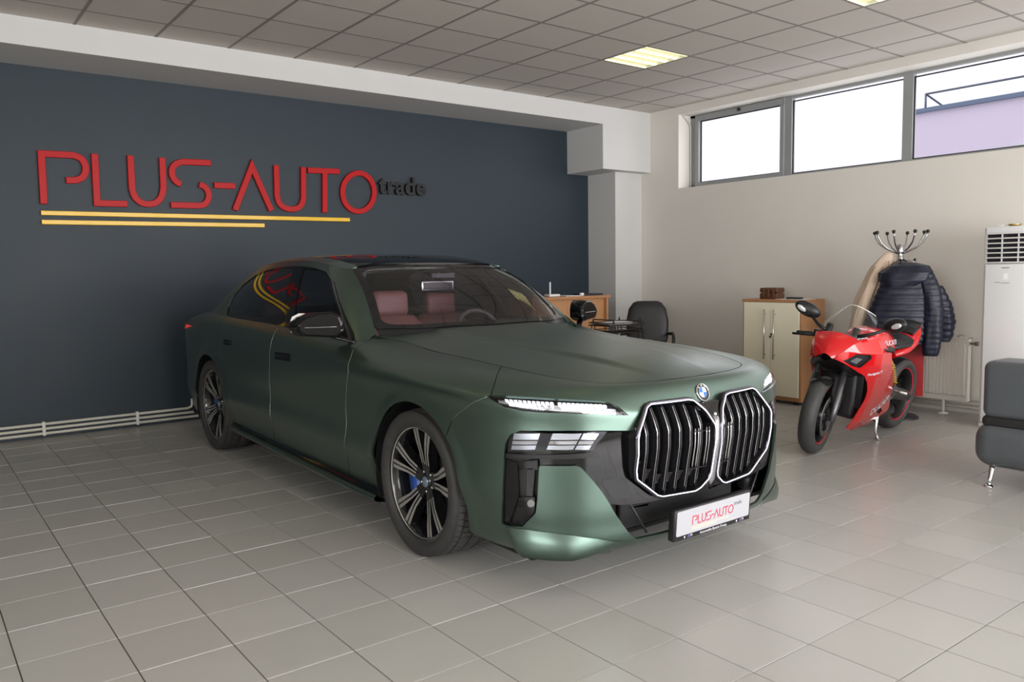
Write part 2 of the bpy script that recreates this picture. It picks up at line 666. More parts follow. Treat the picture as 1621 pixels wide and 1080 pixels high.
# strip window: frame, sashes, panes
WX = 8.262
wn = MB()
wn.box(WX, WX+0.06, WY0, WY1, 2.39, 2.475)
wn.box(WX, WX+0.06, WY0, WY1, 3.325, 3.40)
wn.box(WX, WX+0.06, WY1-0.075, WY1+0.03, 2.39, 3.40)
win = tag(wn.build('window_1', M_alu), kind='structure')
bays = [(5.65, 6.84), (4.225, 5.507), (2.86, 4.125), (1.5, 2.765), (0.14, 1.405), (-1.2, 0.045), (-2.55, -1.3)]
for k, (a, b_) in enumerate(bays):
    zb, zt = 2.503, 3.298
    if k == 0:   # opening sash with its own frame
        s = MB()
        s.box(WX-0.025, WX+0.05, a-0.055, b_+0.055, 2.45, zb)
        s.box(WX-0.025, WX+0.05, a-0.055, b_+0.055, zt-0.02, 3.345)
        s.box(WX-0.025, WX+0.05, a-0.055, a, zb, zt-0.02)
        s.box(WX-0.025, WX+0.05, b_, b_+0.055, zb, zt-0.02)
        bevelled(s.build('sash', M_alu, win), 0.006)
        zt -= 0.02
        MB().rbox(WX-0.05, WX-0.02, 6.2, 6.235, 3.30, 3.335, 0.006).build('window_catch', M_rubber, win)
    else:
        zb = 2.475
    gk = MB()
    for (ya, yb2, za, zb2) in ((a, b_, zb, zb+0.012), (a, b_, zt-0.012, zt), (a, a+0.012, zb, zt), (b_-0.012, b_, zb, zt)):
        gk.box(WX+0.018, WX+0.03, ya, yb2, za, zb2)
    gk.build('gasket', M_rubber, win)
    MB().box(WX+0.03, WX+0.036, a-0.01, b_+0.01, zb-0.01, zt+0.01).build('pane', M_pane, win)
    if k < len(bays)-1:
        MB().box(WX-0.005, WX+0.06, bays[k+1][1], a, 2.43, 3.345).build('mullion', M_alu, win)
# white cable running down the reveal beside the sash
cab = MB().tube([(8.10, 6.975, 3.345), (8.15, 6.97, 3.31), (8.20, 6.968, 3.27), (8.235, 6.965, 3.22), (8.24, 6.965, 2.45)], 0.008, 8)
tag(cab.build('window_cable', mat('white_cable', srgb(205, 205, 200), 0.5)), 'thin white cable hanging beside the opening window sash', 'cable')

# street side: neighbouring building with a roof railing, seen through the strip window
M_bld = mat('pink_grey_render', srgb(238, 226, 242), 0.85, noise=0.04, nscale=0.6)
M_rail = mat('galvanised_rail', srgb(120, 126, 140), 0.5, metal=0.4)
BX = 21.0


def ray_plane(u, v, ax, val):
    d = ray_dir(u, v)
    o = np.array([0, 0, CAM_Z])
    return o+d*((val-o[ax])/d[ax])


c0 = ray_plane(1443, 182, 0, BX)
bt = thing('neighbour_building', 'pale pink rendered building seen through the strip window', 'building', (BX, c0[1], 0))
MB().box(0, 8, -22, 0, -1.0, c0[2]).build('wall', M_bld, bt)
MB().box(-0.12, 8, -22, 0.02, c0[2], c0[2]+0.10).build('parapet_coping', mat('blue_grey_coping', srgb(120, 135, 160), 0.6), bt)
wp = ray_plane(1605, 234, 0, BX)
wbx = MB().box(-0.04, 0.0, wp[1]-c0[1]-1.5, wp[1]-c0[1], wp[2]-1.6, wp[2]+0.1)
wo_ = wbx.build('window', mat('white_far_window_frame', srgb(230, 230, 235), 0.5), bt)
MB().box(-0.06, -0.04, wp[1]-c0[1]-1.42, wp[1]-c0[1]-0.1, wp[2]-1.5, wp[2]).build('pane', mat('far_window_pane', srgb(120, 120, 140), 0.2), wo_)
rt = thing('roof_railing', 'thin metal railing along the parapet of the pink building', 'railing', (BX, c0[1], c0[2]+0.10))
rz = 0.36
MB().tube([(0, -0.35, rz), (0, -22, rz)], 0.025, 6).build('handrail', M_rail, rt)
MB().tube([(0, -0.35, rz), (1.2, -0.35, rz*0.3), (1.5, -0.35, 0.03)], 0.025, 6).build('handrail', M_rail, rt)
for k in range(7):
    MB().tube([(0, -0.35-k*3.1, 0), (0, -0.35-k*3.1, rz)], 0.025, 6).build('post', M_rail, rt)
tag(MB().box(9, 60, -40, 40, -0.3, -0.12).build('street_ground', mat('asphalt', srgb(150, 150, 152), 0.9, noise=0.1)), kind='structure')

# ------------------------------------------------------------------ sign on the dark wall
M_red = mat('red_acrylic_letter', srgb(188, 6, 14), 0.42, spec=0.3)
M_yel = mat('yellow_acrylic_strip', srgb(245, 196, 20), 0.35, coat=0.2)
M_blk = mat('black_acrylic_letter', srgb(14, 14, 15), 0.4)
SG = thing('wall_sign', 'raised red letters PLUS-AUTO with small black trade and two yellow underlines on dark wall', 'sign', (2.7, YB, 1.9))


def A_(X, Y):
    return (40+X/5.066, 220+Y/5.066)


def B_(X, Y):
    return (340+X/4.503, 230+Y/4.503)


def wall2d(p):
    q = ray_plane(p[0], p[1], 1, YB-0.03)
    return (q[0]-2.7, q[2]-1.9)


def smooth2(pts, n=3):
    """catmull-rom through 2D points"""
    out = []
    P = [np.array(p, float) for p in pts]
    for i in range(len(P)-1):
        p0, p1, p2, p3 = P[max(i-1, 0)], P[i], P[i+1], P[min(i+2, len(P)-1)]
        for k in range(n):
            t = k/n
            out.append(tuple(0.5*((2*p1)+(-p0+p2)*t+(2*p0-5*p1+4*p2-p3)*t*t+(-p0+3*p1-3*p2+p3)*t**3)))
    out.append(tuple(P[-1]))
    return out


def letter(strokes, name='letter', m=M_red, w_=0.057):
    b = MB()
    for st in strokes:
        poly = stroke_poly([wall2d(p) for p in st], w_)
        b.prism(poly, -0.035, -0.003, 'y')
    o = b.build(name, m, SG)
    return bevelled(o, 0.004, 2)


def sub(conv, a, mid, c):
    return [conv(*p) for p in a]+smooth2([conv(*p) for p in mid], 3)[1:-1]+[conv(*p) for p in c]


letter([sub(A_, [(151, 522), (128, 117)], [(128, 117), (385, 130), (450, 160), (482, 215), (482, 265), (455, 310), (410, 330), (328, 330)], [(328, 330)])[0:2]
        + smooth2([A_(385, 130), A_(450, 158), A_(482, 215), A_(482, 268), (A_(455, 312)), A_(405, 331)], 3)+[A_(328, 331)]])
letter([[A_(556, 118), A_(577, 515), A_(820, 521)]])
letter([[A_(843, 132)]+smooth2([A_(856, 395), A_(880, 465), A_(930, 510), A_(990, 523), A_(1050, 510), A_(1092, 465), A_(1109, 395)], 3)+[A_(1098, 150)]])
letter([[A_(1488, 192)]+smooth2([A_(1270, 183), A_(1210, 200), A_(1178, 243), A_(1183, 300), A_(1213, 343), A_(1252, 363)], 3),
        smooth2([A_(1396, 364), A_(1440, 385), A_(1470, 430), A_(1468, 482), A_(1438, 525), A_(1385, 535)], 3)+[A_(1168, 530)]])
letter([[(339, 293.3), (372.5, 294.6)]], 'hyphen')
letter([[B_(145, 463), B_(265, 150), B_(405, 467)]])
letter([[B_(438, 142)]+smooth2([B_(445, 365), B_(462, 415), B_(500, 446), B_(545, 456), B_(595, 446), B_(624, 412), B_(633, 365)], 3)+[B_(632, 155)]])
letter([[B_(663, 178), B_(890, 187)], [B_(785, 196), B_(785, 480)]])
_oc = [B_(1025+113*math.cos(t*2*PI/40), 335+137*math.sin(t*2*PI/40)) for t in range(41)]
_o2 = [wall2d(p) for p in _oc[:-1]]
_cc = np.mean(np.array(_o2), axis=0)
ob_ = MB()
ro = [tuple(_cc+(np.array(p)-_cc)*(1+0.0285/np.linalg.norm(np.array(p)-_cc))) for p in _o2]
ri = [tuple(_cc+(np.array(p)-_cc)*(1-0.0285/np.linalg.norm(np.array(p)-_cc))) for p in _o2]
nO = len(ro)
vs = [(p[0], -0.035, p[1]) for p in ro]+[(p[0], -0.035, p[1]) for p in ri]+[(p[0], -0.003, p[1]) for p in ro]+[(p[0], -0.003, p[1]) for p in ri]
fs = []
for k in range(nO):
    l = (k+1) % nO
    fs += [(k, l, nO+l, nO+k), (2*nO+k, 3*nO+k, 3*nO+l, 2*nO+l), (k, 2*nO+k, 2*nO+l, l), (nO+k, nO+l, 3*nO+l, 3*nO+k)]
bevelled(ob_.add(vs, fs).build('letter', M_red, SG), 0.004, 2)
letter([[(65, 337), (554, 348)]], 'underline', M_yel, 0.04)
letter([[(66, 351.5), (419, 357)]], 'underline', M_yel, 0.04)
tp = wall2d((637, 291))
text_obj('small_word', 'trade', 0.285, M_blk, Matrix.Translation((tp[0], -0.028, tp[1]-0.035)) @ Matrix.Rotation(PI/2, 4, 'X') @ Matrix.Scale(1.0, 4), SG, depth=0.018, bold=0.005)

# ------------------------------------------------------------------ heating pipes along the foot of the dark wall
M_pipe = mat('cream_painted_pipe', srgb(205, 203, 192), 0.4, noise=0.04)
for k, (z, lab) in enumerate([(0.125, 'uppermost cream heating pipe along the foot of the dark wall'), (0.083, 'middle cream heating pipe along the foot of the dark wall'), (0.041, 'lowest cream heating pipe along the foot of the dark wall')]):
    pts = [(XL+0.05, YB-0.035, z), (2.23 if k == 0 else 7.4, YB-0.035, z)]
    if k == 0:
        pts = [(XL+0.05, YB-0.035, z), (2.19, YB-0.035, z), (2.225, YB-0.035, z+0.012), (2.235, YB-0.035, z+0.035), (2.235, YB-0.035, z+0.09)]
    tag(MB().tube(pts, 0.013, 12).build('heating_pipe', M_pipe), lab, 'pipe', 'heating pipes on dark wall')
for k, x in enumerate((-1.0, 0.965, 1.735, 3.2, 4.6)):
    b = MB().rbox(x-0.012, x+0.012, YB-0.052, YB-0.001, 0.022, 0.146, 0.004)
    tag(b.build('pipe_clamp', mat('white_plastic_clamp', srgb(225, 226, 222), 0.45)), 'white plastic clamp holding the cream pipes on dark wall', 'clamp', 'pipe clamps')
# ================================================================== CAR  (local: x right, y to the rear, origin on the floor under the front axle)
CARX, CARY = 2.93, 3.40
CAR = thing('sedan_car', 'large satin dark green sedan with two lit chrome-framed grilles and black roof', 'car', (CARX, CARY, 0))
CAMC = np.array([-CARX, -CARY, CAM_Z])

# ---- materials
def car_paint():
    m = mat('satin_green_paint', (0.096, 0.152, 0.124), 0.34, metal=0.92, coat=0.6, coat_rough=0.30, spec=0.5)
    return m


M_paint = car_paint()
M_gloss = mat('gloss_black_trim', (0.004, 0.004, 0.005), 0.05, spec=0.6)
M_satinb = mat('satin_black_plastic', (0.012, 0.012, 0.013), 0.42)
M_matb = mat('matte_black_plastic', (0.010, 0.010, 0.011), 0.7, noise=0.2, nscale=30)
M_chrome = mat('bright_chrome', (0.82, 0.82, 0.84), 0.08, metal=1.0)
M_dchrome = mat('dark_chrome', (0.50, 0.50, 0.52), 0.18, metal=1.0)
M_cut = mat('machined_alloy', (0.80, 0.78, 0.76), 0.36, metal=1.0)
M_blackw = mat('gloss_black_alloy', (0.008, 0.008, 0.009), 0.18, coat=0.5)
M_tyre = mat('tyre_rubber', (0.034, 0.033, 0.032), 0.62, noise=0.25, nscale=25, bump=0.1, bscale=120)
M_ws = glassmat('windscreen_glass', (0.92, 0.88, 0.96), 1.85)
M_sideg = glassmat('dark_tinted_glass', (0.14, 0.145, 0.15), 1.75)
M_frit = mat('black_glass_border', (0.006, 0.006, 0.007), 0.05, coat=0.5)
M_drl = mat('lit_daylight_led', (0.9, 0.9, 1.0), 0.3, emit=(0.93, 0.93, 1.0), estr=1.25)
M_ring = mat('lit_grille_ring', (0.8, 0.8, 0.9), 0.2, emit=(0.88, 0.80, 1.0), estr=1.0)
M_crys = mat('clear_lamp_crystal', (0.75, 0.77, 0.82), 0.06, metal=0.9)
M_lampd = mat('dark_lamp_housing', (0.03, 0.03, 0.035), 0.15, metal=0.4)
M_lamp_glass = glassmat('lamp_cover_glass', (0.92, 0.93, 0.96), 1.4)
M_leather = mat('brick_red_leather', srgb(104, 67, 63), 0.5, noise=0.08, nscale=18, bump=0.12, bscale=160)
M_leatherd = mat('dark_cabin_leather', srgb(92, 82, 98), 0.55, noise=0.1, nscale=12)
M_cabin = mat('dark_cabin_plastic', srgb(72, 66, 76), 0.6)
M_headl = mat('cabin_headlining', srgb(150, 142, 150), 0.9)
M_redl = mat('red_tail_lamp', (0.5, 0.01, 0.01), 0.1, coat=0.5, emit=(1, 0.05, 0.03), estr=0.5)


# ---- interpolation helpers
def nat_spline(t, P, tt):
    """natural cubic spline through P (n,k) at knots t, evaluated at tt"""
    t = np.asarray(t, float)
    P = np.asarray(P, float)
    n = len(t)
    h = np.diff(t)
    A = np.zeros((n, n))
    B = np.zeros_like(P)
    A[0, 0] = A[-1, -1] = 1
    for i in range(1, n-1):
        A[i, i-1] = h[i-1]
        A[i, i] = 2*(h[i-1]+h[i])
        A[i, i+1] = h[i]
        B[i] = 6*((P[i+1]-P[i])/h[i]-(P[i]-P[i-1])/h[i-1])
    M2 = np.linalg.solve(A, B)
    tt = np.asarray(tt, float)
    k = np.clip(np.searchsorted(t, tt, side='right')-1, 0, n-2)
    d = (tt-t[k])[:, None]
    hk = h[k][:, None]
    return (M2[k]*(hk-d)**3+M2[k+1]*d**3)/(6*hk)+(P[k]/hk-M2[k]*hk/6)*(hk-d)+(P[k+1]/hk-M2[k+1]*hk/6)*d


class Surf:
    """dense bicubic sheet from a net (columns x rows x 3); parameters a (along) and v (up), roughly in metres"""

    def __init__(s, net, na=420, nv=170, post=None):
        net = np.asarray(net, float)
        nc, nr, _ = net.shape
        mid = nr//2
        da = np.linalg.norm(np.diff(net[:, mid], axis=0), axis=1)
        s.ka = np.concatenate([[0], np.cumsum(da)])
        dv = np.linalg.norm(np.diff(net, axis=1), axis=2).mean(axis=0)
        s.kv = np.concatenate([[0], np.cumsum(dv)])
        s.A = np.linspace(0, s.ka[-1], na)
        s.V = np.linspace(0, s.kv[-1], nv)
        t1 = nat_spline(s.ka, net.reshape(nc, -1), s.A).reshape(na, nr, 3)
        t2 = nat_spline(s.kv, t1.transpose(1, 0, 2).reshape(nr, -1), s.V).reshape(nv, na, 3).transpose(1, 0, 2)
        if post is not None:
            t2 = post(t2)
        s.G = t2
        ga = np.gradient(t2, axis=0)
        gv = np.gradient(t2, axis=1)
        N = np.cross(gv, ga)
        N /= (np.linalg.norm(N, axis=2, keepdims=True)+1e-12)
        s.N = N
        na_, nv_ = na, nv
        vs = t2.reshape(-1, 3)
        idx = np.arange(na*nv).reshape(na, nv)
        f = np.stack([idx[:-1, :-1], idx[1:, :-1], idx[1:, 1:], idx[:-1, 1:]], -1).reshape(-1, 4)
        s.bvh = BVHTree.FromPolygons([tuple(p) for p in vs], [tuple(q) for q in f.tolist()])
        s.na, s.nv = na, nv

    def ev(s, a, v):
        fa = np.clip(np.asarray(a)/s.A[-1]*(s.na-1), 0, s.na-1.001)
        fv = np.clip(np.asarray(v)/s.V[-1]*(s.nv-1), 0, s.nv-1.001)
        i = fa.astype(int)
        j = fv.astype(int)
        x = (fa-i)[..., None]
        y = (fv-j)[..., None]
        def bl(G):
            return G[i, j]*(1-x)*(1-y)+G[i+1, j]*x*(1-y)+G[i, j+1]*(1-x)*y+G[i+1, j+1]*x*y
        P = bl(s.G)
        N = bl(s.N)
        N = N/np.linalg.norm(N, axis=-1, keepdims=True)
        return P, N

    def locate(s, face, p):
        i, j = divmod(face, s.nv-1)
        p = np.array(p)
        o = s.G[i, j]
        ea = (s.G[i+1, j]+s.G[i+1, j+1]-s.G[i, j]-s.G[i, j+1])/2
        ev_ = (s.G[i, j+1]+s.G[i+1, j+1]-s.G[i, j]-s.G[i+1, j])/2
        M_ = np.stack([ea, ev_], 1)
        q, *_ = np.linalg.lstsq(M_, p-o, rcond=None)
        q = np.clip(q, 0, 1)
        return ((i+q[0])/(s.na-1)*s.A[-1], (j+q[1])/(s.nv-1)*s.V[-1])

    def px(s, u, v):
        """photo pixel -> (a, v) on this sheet"""
        d = ray_dir(u, v)
        hit = s.bvh.ray_cast(Vector(CAMC), Vector(d))
        if hit[0] is None:
            # nearest point of the sheet to the ray
            best = None
            for t in np.linspace(2.0, 9.0, 500):
                q = CAMC+d*t
                n_ = s.bvh.find_nearest(Vector(q))
                if best is None or n_[3] < best[1][3]:
                    best = (t, n_)
            hit = best[1]
            return s.locate(hit[2], hit[0])
        return s.locate(hit[2], hit[0])

    def near(s, x, y, z):
        n_ = s.bvh.find_nearest(Vector((x, y, z)))
        return s.locate(n_[2], n_[0])

    def yz(s, y, z):
        hit = s.bvh.ray_cast(Vector((-3, y, z)), Vector((1, 0, 0)))
        if hit[0] is None:
            return s.near(-0.95, y, z)
        return s.locate(hit[2], hit[0])

    def xz(s, x, z):
        hit = s.bvh.ray_cast(Vector((x, -4, z)), Vector((0, 1, 0)))
        if hit[0] is None:
            return s.near(x, -1, z)
        return s.locate(hit[2], hit[0])


def densify(poly, sp, closed=True):
    out = []
    n = len(poly)
    for i in range(n if closed else n-1):
        p, q = np.array(poly[i], float), np.array(poly[(i+1) % n], float)
        k = max(1, int(np.linalg.norm(q-p)/sp))
        for t in range(k):
            out.append(tuple(p+(q-p)*t/k))
    if not closed:
        out.append(tuple(poly[-1]))
    return out


def in_poly(pts, poly):
    x, y = pts[:, 0], pts[:, 1]
    ins = np.zeros(len(pts), bool)
    P = np.asarray(poly)
    n = len(P)
    for i in range(n):
        x0, y0 = P[i]
        x1, y1 = P[(i+1) % n]
        if y0 == y1:
            continue
        c = ((y0 > y) != (y1 > y)) & (x < (x1-x0)*(y-y0)/(y1-y0)+x0)
        ins ^= c
    return ins


def poly_area(p):
    p = np.asarray(p)
    return 0.5*np.sum(p[:, 0]*np.roll(p[:, 1], -1)-np.roll(p[:, 0], -1)*p[:, 1])


def inset(poly, d):
    """shrink a closed 2D polygon by d (vertex-normal offset)"""
    P = np.asarray(poly, float)
    if poly_area(P) < 0:
        P = P[::-1]
    n = len(P)
    out = []
    for i in range(n):
        t0 = P[i]-P[i-1]
        t1 = P[(i+1) % n]-P[i]
        l0, l1 = np.linalg.norm(t0), np.linalg.norm(t1)
        if l0 < 1e-9 or l1 < 1e-9:
            continue
        n0 = np.array([-t0[1], t0[0]])/l0
        n1 = np.array([-t1[1], t1[0]])/l1
        m_ = n0+n1
        L = np.linalg.norm(m_)
        if L < 1e-6:
            continue
        m_ /= L
        out.append(tuple(P[i]+m_*d/max(0.5, m_.dot(n0))))
    return out


def clean_poly(p, eps=1e-4):
    out = []
    for q in p:
        if not out or np.linalg.norm(np.subtract(q, out[-1])) > eps:
            out.append(tuple(q))
    if np.linalg.norm(np.subtract(out[0], out[-1])) < eps:
        out.pop()
    return out


def sheet_mesh(name, fev, outline, holes=(), sp=0.03, off=0.0, thick=0.012, gap=0.0025, m=None, mirror=False, disp=None, rnd=0.0):
    """cut a panel out of a sheet: 2D outline (+ holes) in the sheet's parameters, meshed, with returned edges"""
    outl = clean_poly(outline)
    if gap:
        outl = inset(outl, gap)
        holes = [inset(clean_poly(h), -gap*0.3) for h in holes]
    else:
        holes = [clean_poly(h) for h in holes]
        if poly_area(outl) < 0:
            outl = outl[::-1]
    loops = [densify(outl, sp)]+[densify(h, sp*0.7) for h in holes]
    V, E = [], []
    for L in loops:
        k = len(V)
        V += L
        E += [(k+i, k+(i+1) % len(L)) for i in range(len(L))]
    nb = len(V)
    P = np.array(loops[0])
    x0, y0 = P.min(0)
    x1, y1 = P.max(0)
    gx, gy = np.meshgrid(np.arange(x0+sp/2, x1, sp), np.arange(y0+sp/2, y1, sp*0.8))
    gp = np.stack([gx.ravel(), gy.ravel()], 1)
    ok = in_poly(gp, loops[0])
    for h in loops[1:]:
        ok &= ~in_poly(gp, h)
    gp = gp[ok]
    if len(gp):
        B = np.array(V)
        d2 = np.min(((gp[:, None, :]-B[None, :, :])**2).sum(2), 1) if len(gp)*len(B) < 4e7 else np.full(len(gp), 9.0)
        gp = gp[d2 > (sp*0.45)**2]
    V += [tuple(p) for p in gp]
    rv, re_, rf, ov, oe, of = delaunay_2d_cdt([Vector(p) for p in V], E, [], 0, 1e-7)
    pts = np.array([tuple(p) for p in rv])
    tri = np.array([f for f in rf if len(f) == 3])
    cen = pts[tri].mean(1)
    ok = in_poly(cen, loops[0])
    for h in loops[1:]:
        ok &= ~in_poly(cen, h)
    tri = tri[ok]
    pos, nor = fev(pts[:, 0], pts[:, 1])
    if disp is not None:
        pos = disp(pts, pos, nor)
    pos = pos+nor*off
    # boundary edges of the kept triangles
    ed = {}
    for t in tri:
        for k in range(3):
            e = (int(t[k]), int(t[(k+1) % 3]))
            ed[e] = 1
    bnd = [e for e in ed if (e[1], e[0]) not in ed]
    # winding so that faces look along +nor
    fn = np.cross(pos[tri[:, 1]]-pos[tri[:, 0]], pos[tri[:, 2]]-pos[tri[:, 0]])
    flip = (fn*nor[tri[:, 0]]).sum() < 0
    verts = pos.tolist()
    norms = nor.tolist()
    faces = [tuple(int(i) for i in (t[::-1] if flip else t)) for t in tri]
    if thick:
        mp = {}
        for (a, b) in bnd:
            for i in (a, b):
                if i not in mp:
                    mp[i] = len(verts)
                    verts.append(pos[i].tolist())
                    verts.append((pos[i]-nor[i]*thick).tolist())
                    norms += [None, None]
        for (a, b) in bnd:
            q = (mp[a], mp[a]+1, mp[b]+1, mp[b])
            q = q if not flip else q[::-1]
            # direction: edge a->b of an (unflipped) triangle has the face on its left
            faces.append(q[::1])
    if mirror:
        k = len(verts)
        verts = verts+[[-p[0], p[1], p[2]] for p in verts]
        norms = norms+[None if q is None else [-q[0], q[1], q[2]] for q in norms]
        faces = faces+[tuple(i+k for i in f)[::-1] for f in faces]
    me = bpy.data.meshes.new(name)
    me.from_pydata(verts, [], faces)
    me.polygons.foreach_set('use_smooth', [True]*len(faces))
    me.update()
    vn = np.zeros((len(verts), 3), np.float32)
    me.vertices.foreach_get('normal', vn.ravel())
    vn2 = np.empty(len(verts)*3, np.float32)
    me.vertices.foreach_get('normal', vn2)
    vn = vn2.reshape(-1, 3)
    for i, q in enumerate(norms):
        if q is not None and disp is None:
            vn[i] = q
    me.normals_split_custom_set_from_vertices(vn.tolist())
    if m is not None:
        me.materials.append(m)
    return me


def panel(name, S, outline, m, parent=CAR, both=True, label=None, **kw):
    fev = S.ev if isinstance(S, Surf) else S
    me = sheet_mesh(name, fev, outline, m=m, **kw)
    o = link(name, me, None, parent)
    if label:
        o['label'] = label
    if both:
        me2 = me.copy()
        k = len(me2.vertices)
        me2.transform(Matrix.Scale(-1, 4, (1, 0, 0)))
        me2.flip_normals()
        vn = np.empty(k*3, np.float32)
        nrm = [tuple(Vector((-c.vector[0], c.vector[1], c.vector[2]))) for c in []]
        o2 = link(name, me2, None, parent)
        if label:
            o2['label'] = label
        return o, o2
    return o


# ---- body side sheet: from the front centre round the corner, along the side to the tail centre
ST = [  # plan point (x,y), top line (x,y,z), shoulder z
    ((0, -1.028), (0, -.935, .900), .80), ((-.30, -1.020), (-.25, -.920, .900), .805), ((-.50, -.992), (-.46, -.865, .906), .82),
    ((-.66, -.937), (-.555, -.77, .915), .84), ((-.78, -.850), (-.61, -.64, .928), .853), ((-.87, -.740), (-.637, -.50, .940), .862),
    ((-.925, -.600), (-.648, -.35, .950), .868), ((-.952, -.430), (-.652, -.15, .962), .876), ((-.966, -.150), (-.656, .10, .976), .888),
    ((-.971, .200), (-.662, .35, .992), .90), ((-.973, .550), (-.680, .62, 1.024), .91), ((-.974, .80), (-.80, .78, 1.032), .918),
    ((-.975, 1.05), (-.874, 1.02, 1.024), .922), ((-.975, 1.35), (-.889, 1.33, 1.042), .93), ((-.975, 1.75), (-.896, 1.74, 1.058), .94),
    ((-.975, 2.40), (-.898, 2.40, 1.076), .955), ((-.975, 3.00), (-.885, 3.00, 1.090), .975), ((-.970, 3.40), (-.848, 3.40, 1.100), .985),
    ((-.955, 3.75), (-.800, 3.72, 1.096), .985), ((-.920, 4.00), (-.758, 3.97, 1.074), .97), ((-.860, 4.18), (-.70, 4.13, 1.05), .955),
    ((-.750, 4.29), (-.60, 4.22, 1.04), .95), ((-.50, 4.345), (-.40, 4.27, 1.04), .95), ((0, 4.365), (0, 4.29, 1.04), .95)]
_pp = np.array([s[0] for s in ST])
_ta = np.concatenate([[0], np.cumsum(np.linalg.norm(np.diff(_pp, axis=0), axis=1))])
_tan = (nat_spline(_ta, _pp, _ta+1e-3)-nat_spline(_ta, _pp, _ta-1e-3))
_tan /= np.linalg.norm(_tan, axis=1)[:, None]
_nrm = np.stack([_tan[:, 1]*-1, _tan[:, 0]], 1)*1.0
_nrm[0] = (0, -1)
_nrm[-1] = (0, 1)
for i in range(len(_nrm)):
    c = np.array([0, 1.7])
    if np.dot(_nrm[i], _pp[i]-c) < 0:
        _nrm[i] *= -1
ROWS_SIDE = [(.185, .095), (.235, .070), (.30, .054), (.395, .021), (.445, .003), (.56, .010), (.70, .008), (.80, .002)]
ROWS_FRONT = [(.185, .055), (.225, .018), (.30, .006), (.38, .0), (.45, .0), (.56, .0), (.68, .003), (.76, .008)]
net = []
for i, (p, T, zs) in enumerate(ST):
    p = np.array(p)
    n_ = _nrm[i]
    f = np.clip((p[1]+0.85)/0.5, 0, 1)
    if p[1] > 3.9:
        f = np.clip((4.4-p[1])/0.5, 0, 1)
    col = []
    for (zf, jf), (zs_, js) in zip(ROWS_FRONT, ROWS_SIDE):
        z = zf*(1-f)+zs_*f
        ins_ = jf*(1-f)+js*f
        q = p-n_*ins_
        col.append((q[0], q[1], z))
    i5 = 0.022*(1-f)+0.007*f
    S5 = np.array([*(p-n_*i5), zs])
    T = np.array(T)
    r6 = S5+(T-S5)*np.array([.40, .40, .70])
    col += [tuple(S5), tuple(r6), tuple(T)]
    net.append(col)
WC_F, WC_R = (0.0, 0.367), (3.215, 0.367)
ARCH = 0.408


def flare(G):
    G = G.copy()
    for (wy, wz) in (WC_F, WC_R):
        d = np.hypot(G[..., 1]-wy, G[..., 2]-wz)-ARCH
        k = np.clip(1-d/0.085, 0, 1)
        k = k*k*(3-2*k)
        side = np.clip((-G[..., 0]-0.80)/0.1, 0, 1)
        G[..., 0] -= 0.010*k*side*(G[..., 2] < 0.92)
    return G


BODY = Surf(net, 460, 190, flare)

# ---- bonnet / roof / boot height fields
def interp(xs, ys):
    xs = np.array(xs, float)
    ys = np.array(ys, float)[:, None]
    return lambda t: nat_spline(xs, ys, np.clip(np.atleast_1d(t), xs[0], xs[-1])).ravel()


_zc_h = interp([-.935, -.86, -.75, -.55, -.25, .1, .4, .66], [.900, .921, .944, .970, .998, 1.026, 1.050, 1.072])
_tl = np.array([s[1] for s in ST[:12]])
_te = nat_spline(np.arange(12), _tl, np.linspace(0, 11, 300))


def hood_ev(x, y):
    x = np.asarray(x, float)
    y = np.asarray(y, float)
    yy = _te[:, 1]
    xe = np.interp(y, yy, -_te[:, 0])
    ze = np.interp(y, yy, _te[:, 2])
    def z(x, y):
        xe_ = np.maximum(np.interp(y, yy, -_te[:, 0]), .05)
        ze_ = np.interp(y, yy, _te[:, 2])
        zc = _zc_h(y)
        t = np.clip(np.abs(x)/xe_, 0, 1.3)
        ex = np.interp(y, [-.9, 0, .7], [2.0, 2.3, 3.6])
        base = zc-(zc-ze_)*t**ex
        xd = np.interp(y, [-.93, -.7, .6], [.17, .23, .42])
        k = np.clip((xd-np.abs(x))/.08+.5, 0, 1)
        k = k*k*(3-2*k)
        fade = np.clip((y+.93)/.35, 0, 1)*np.clip((1.0-y)/.3, 0, 1)
        return base+.011*k*fade
    Z = z(x, y)
    e = 2e-3
    dx = (z(x+e, y)-z(x-e, y))/(2*e)
    dy = (z(x, y+e)-z(x, y-e))/(2*e)
    N = np.stack([-dx, -dy, np.ones_like(dx)], -1)
    N /= np.linalg.norm(N, axis=-1, keepdims=True)
    return np.stack([x, y, Z], -1), N


# ---- glasshouse sheet
GB = [(0, .60, 1.080), (-.35, .640, 1.080), (-.57, .705, 1.078), (-.728, .800, 1.076), (-.792, .785, 1.050), (-.840, .772, 1.014),
      (-.876, .96, 1.018), (-.890, 1.30, 1.040), (-.897, 1.72, 1.058), (-.899, 2.2, 1.070), (-.896, 2.65, 1.081), (-.882, 3.05, 1.091),
      (-.845, 3.42, 1.100), (-.785, 3.66, 1.105), (-.70, 3.80, 1.11), (-.40, 3.90, 1.118), (0, 3.94, 1.122)]
GT = [(0, 1.27, 1.457), (-.30, 1.28, 1.454), (-.48, 1.30, 1.448), (-.592, 1.350, 1.438), (-.620, 1.41, 1.442), (-.634, 1.49, 1.452),
      (-.643, 1.60, 1.468), (-.642, 1.76, 1.486), (-.650, 2.02, 1.502), (-.652, 2.30, 1.504), (-.648, 2.58, 1.494), (-.635, 2.84, 1.468),
      (-.61, 3.04, 1.44), (-.56, 3.16, 1.425), (-.47, 3.22, 1.425), (-.28, 3.26, 1.430), (0, 3.28, 1.435)]
gn = []
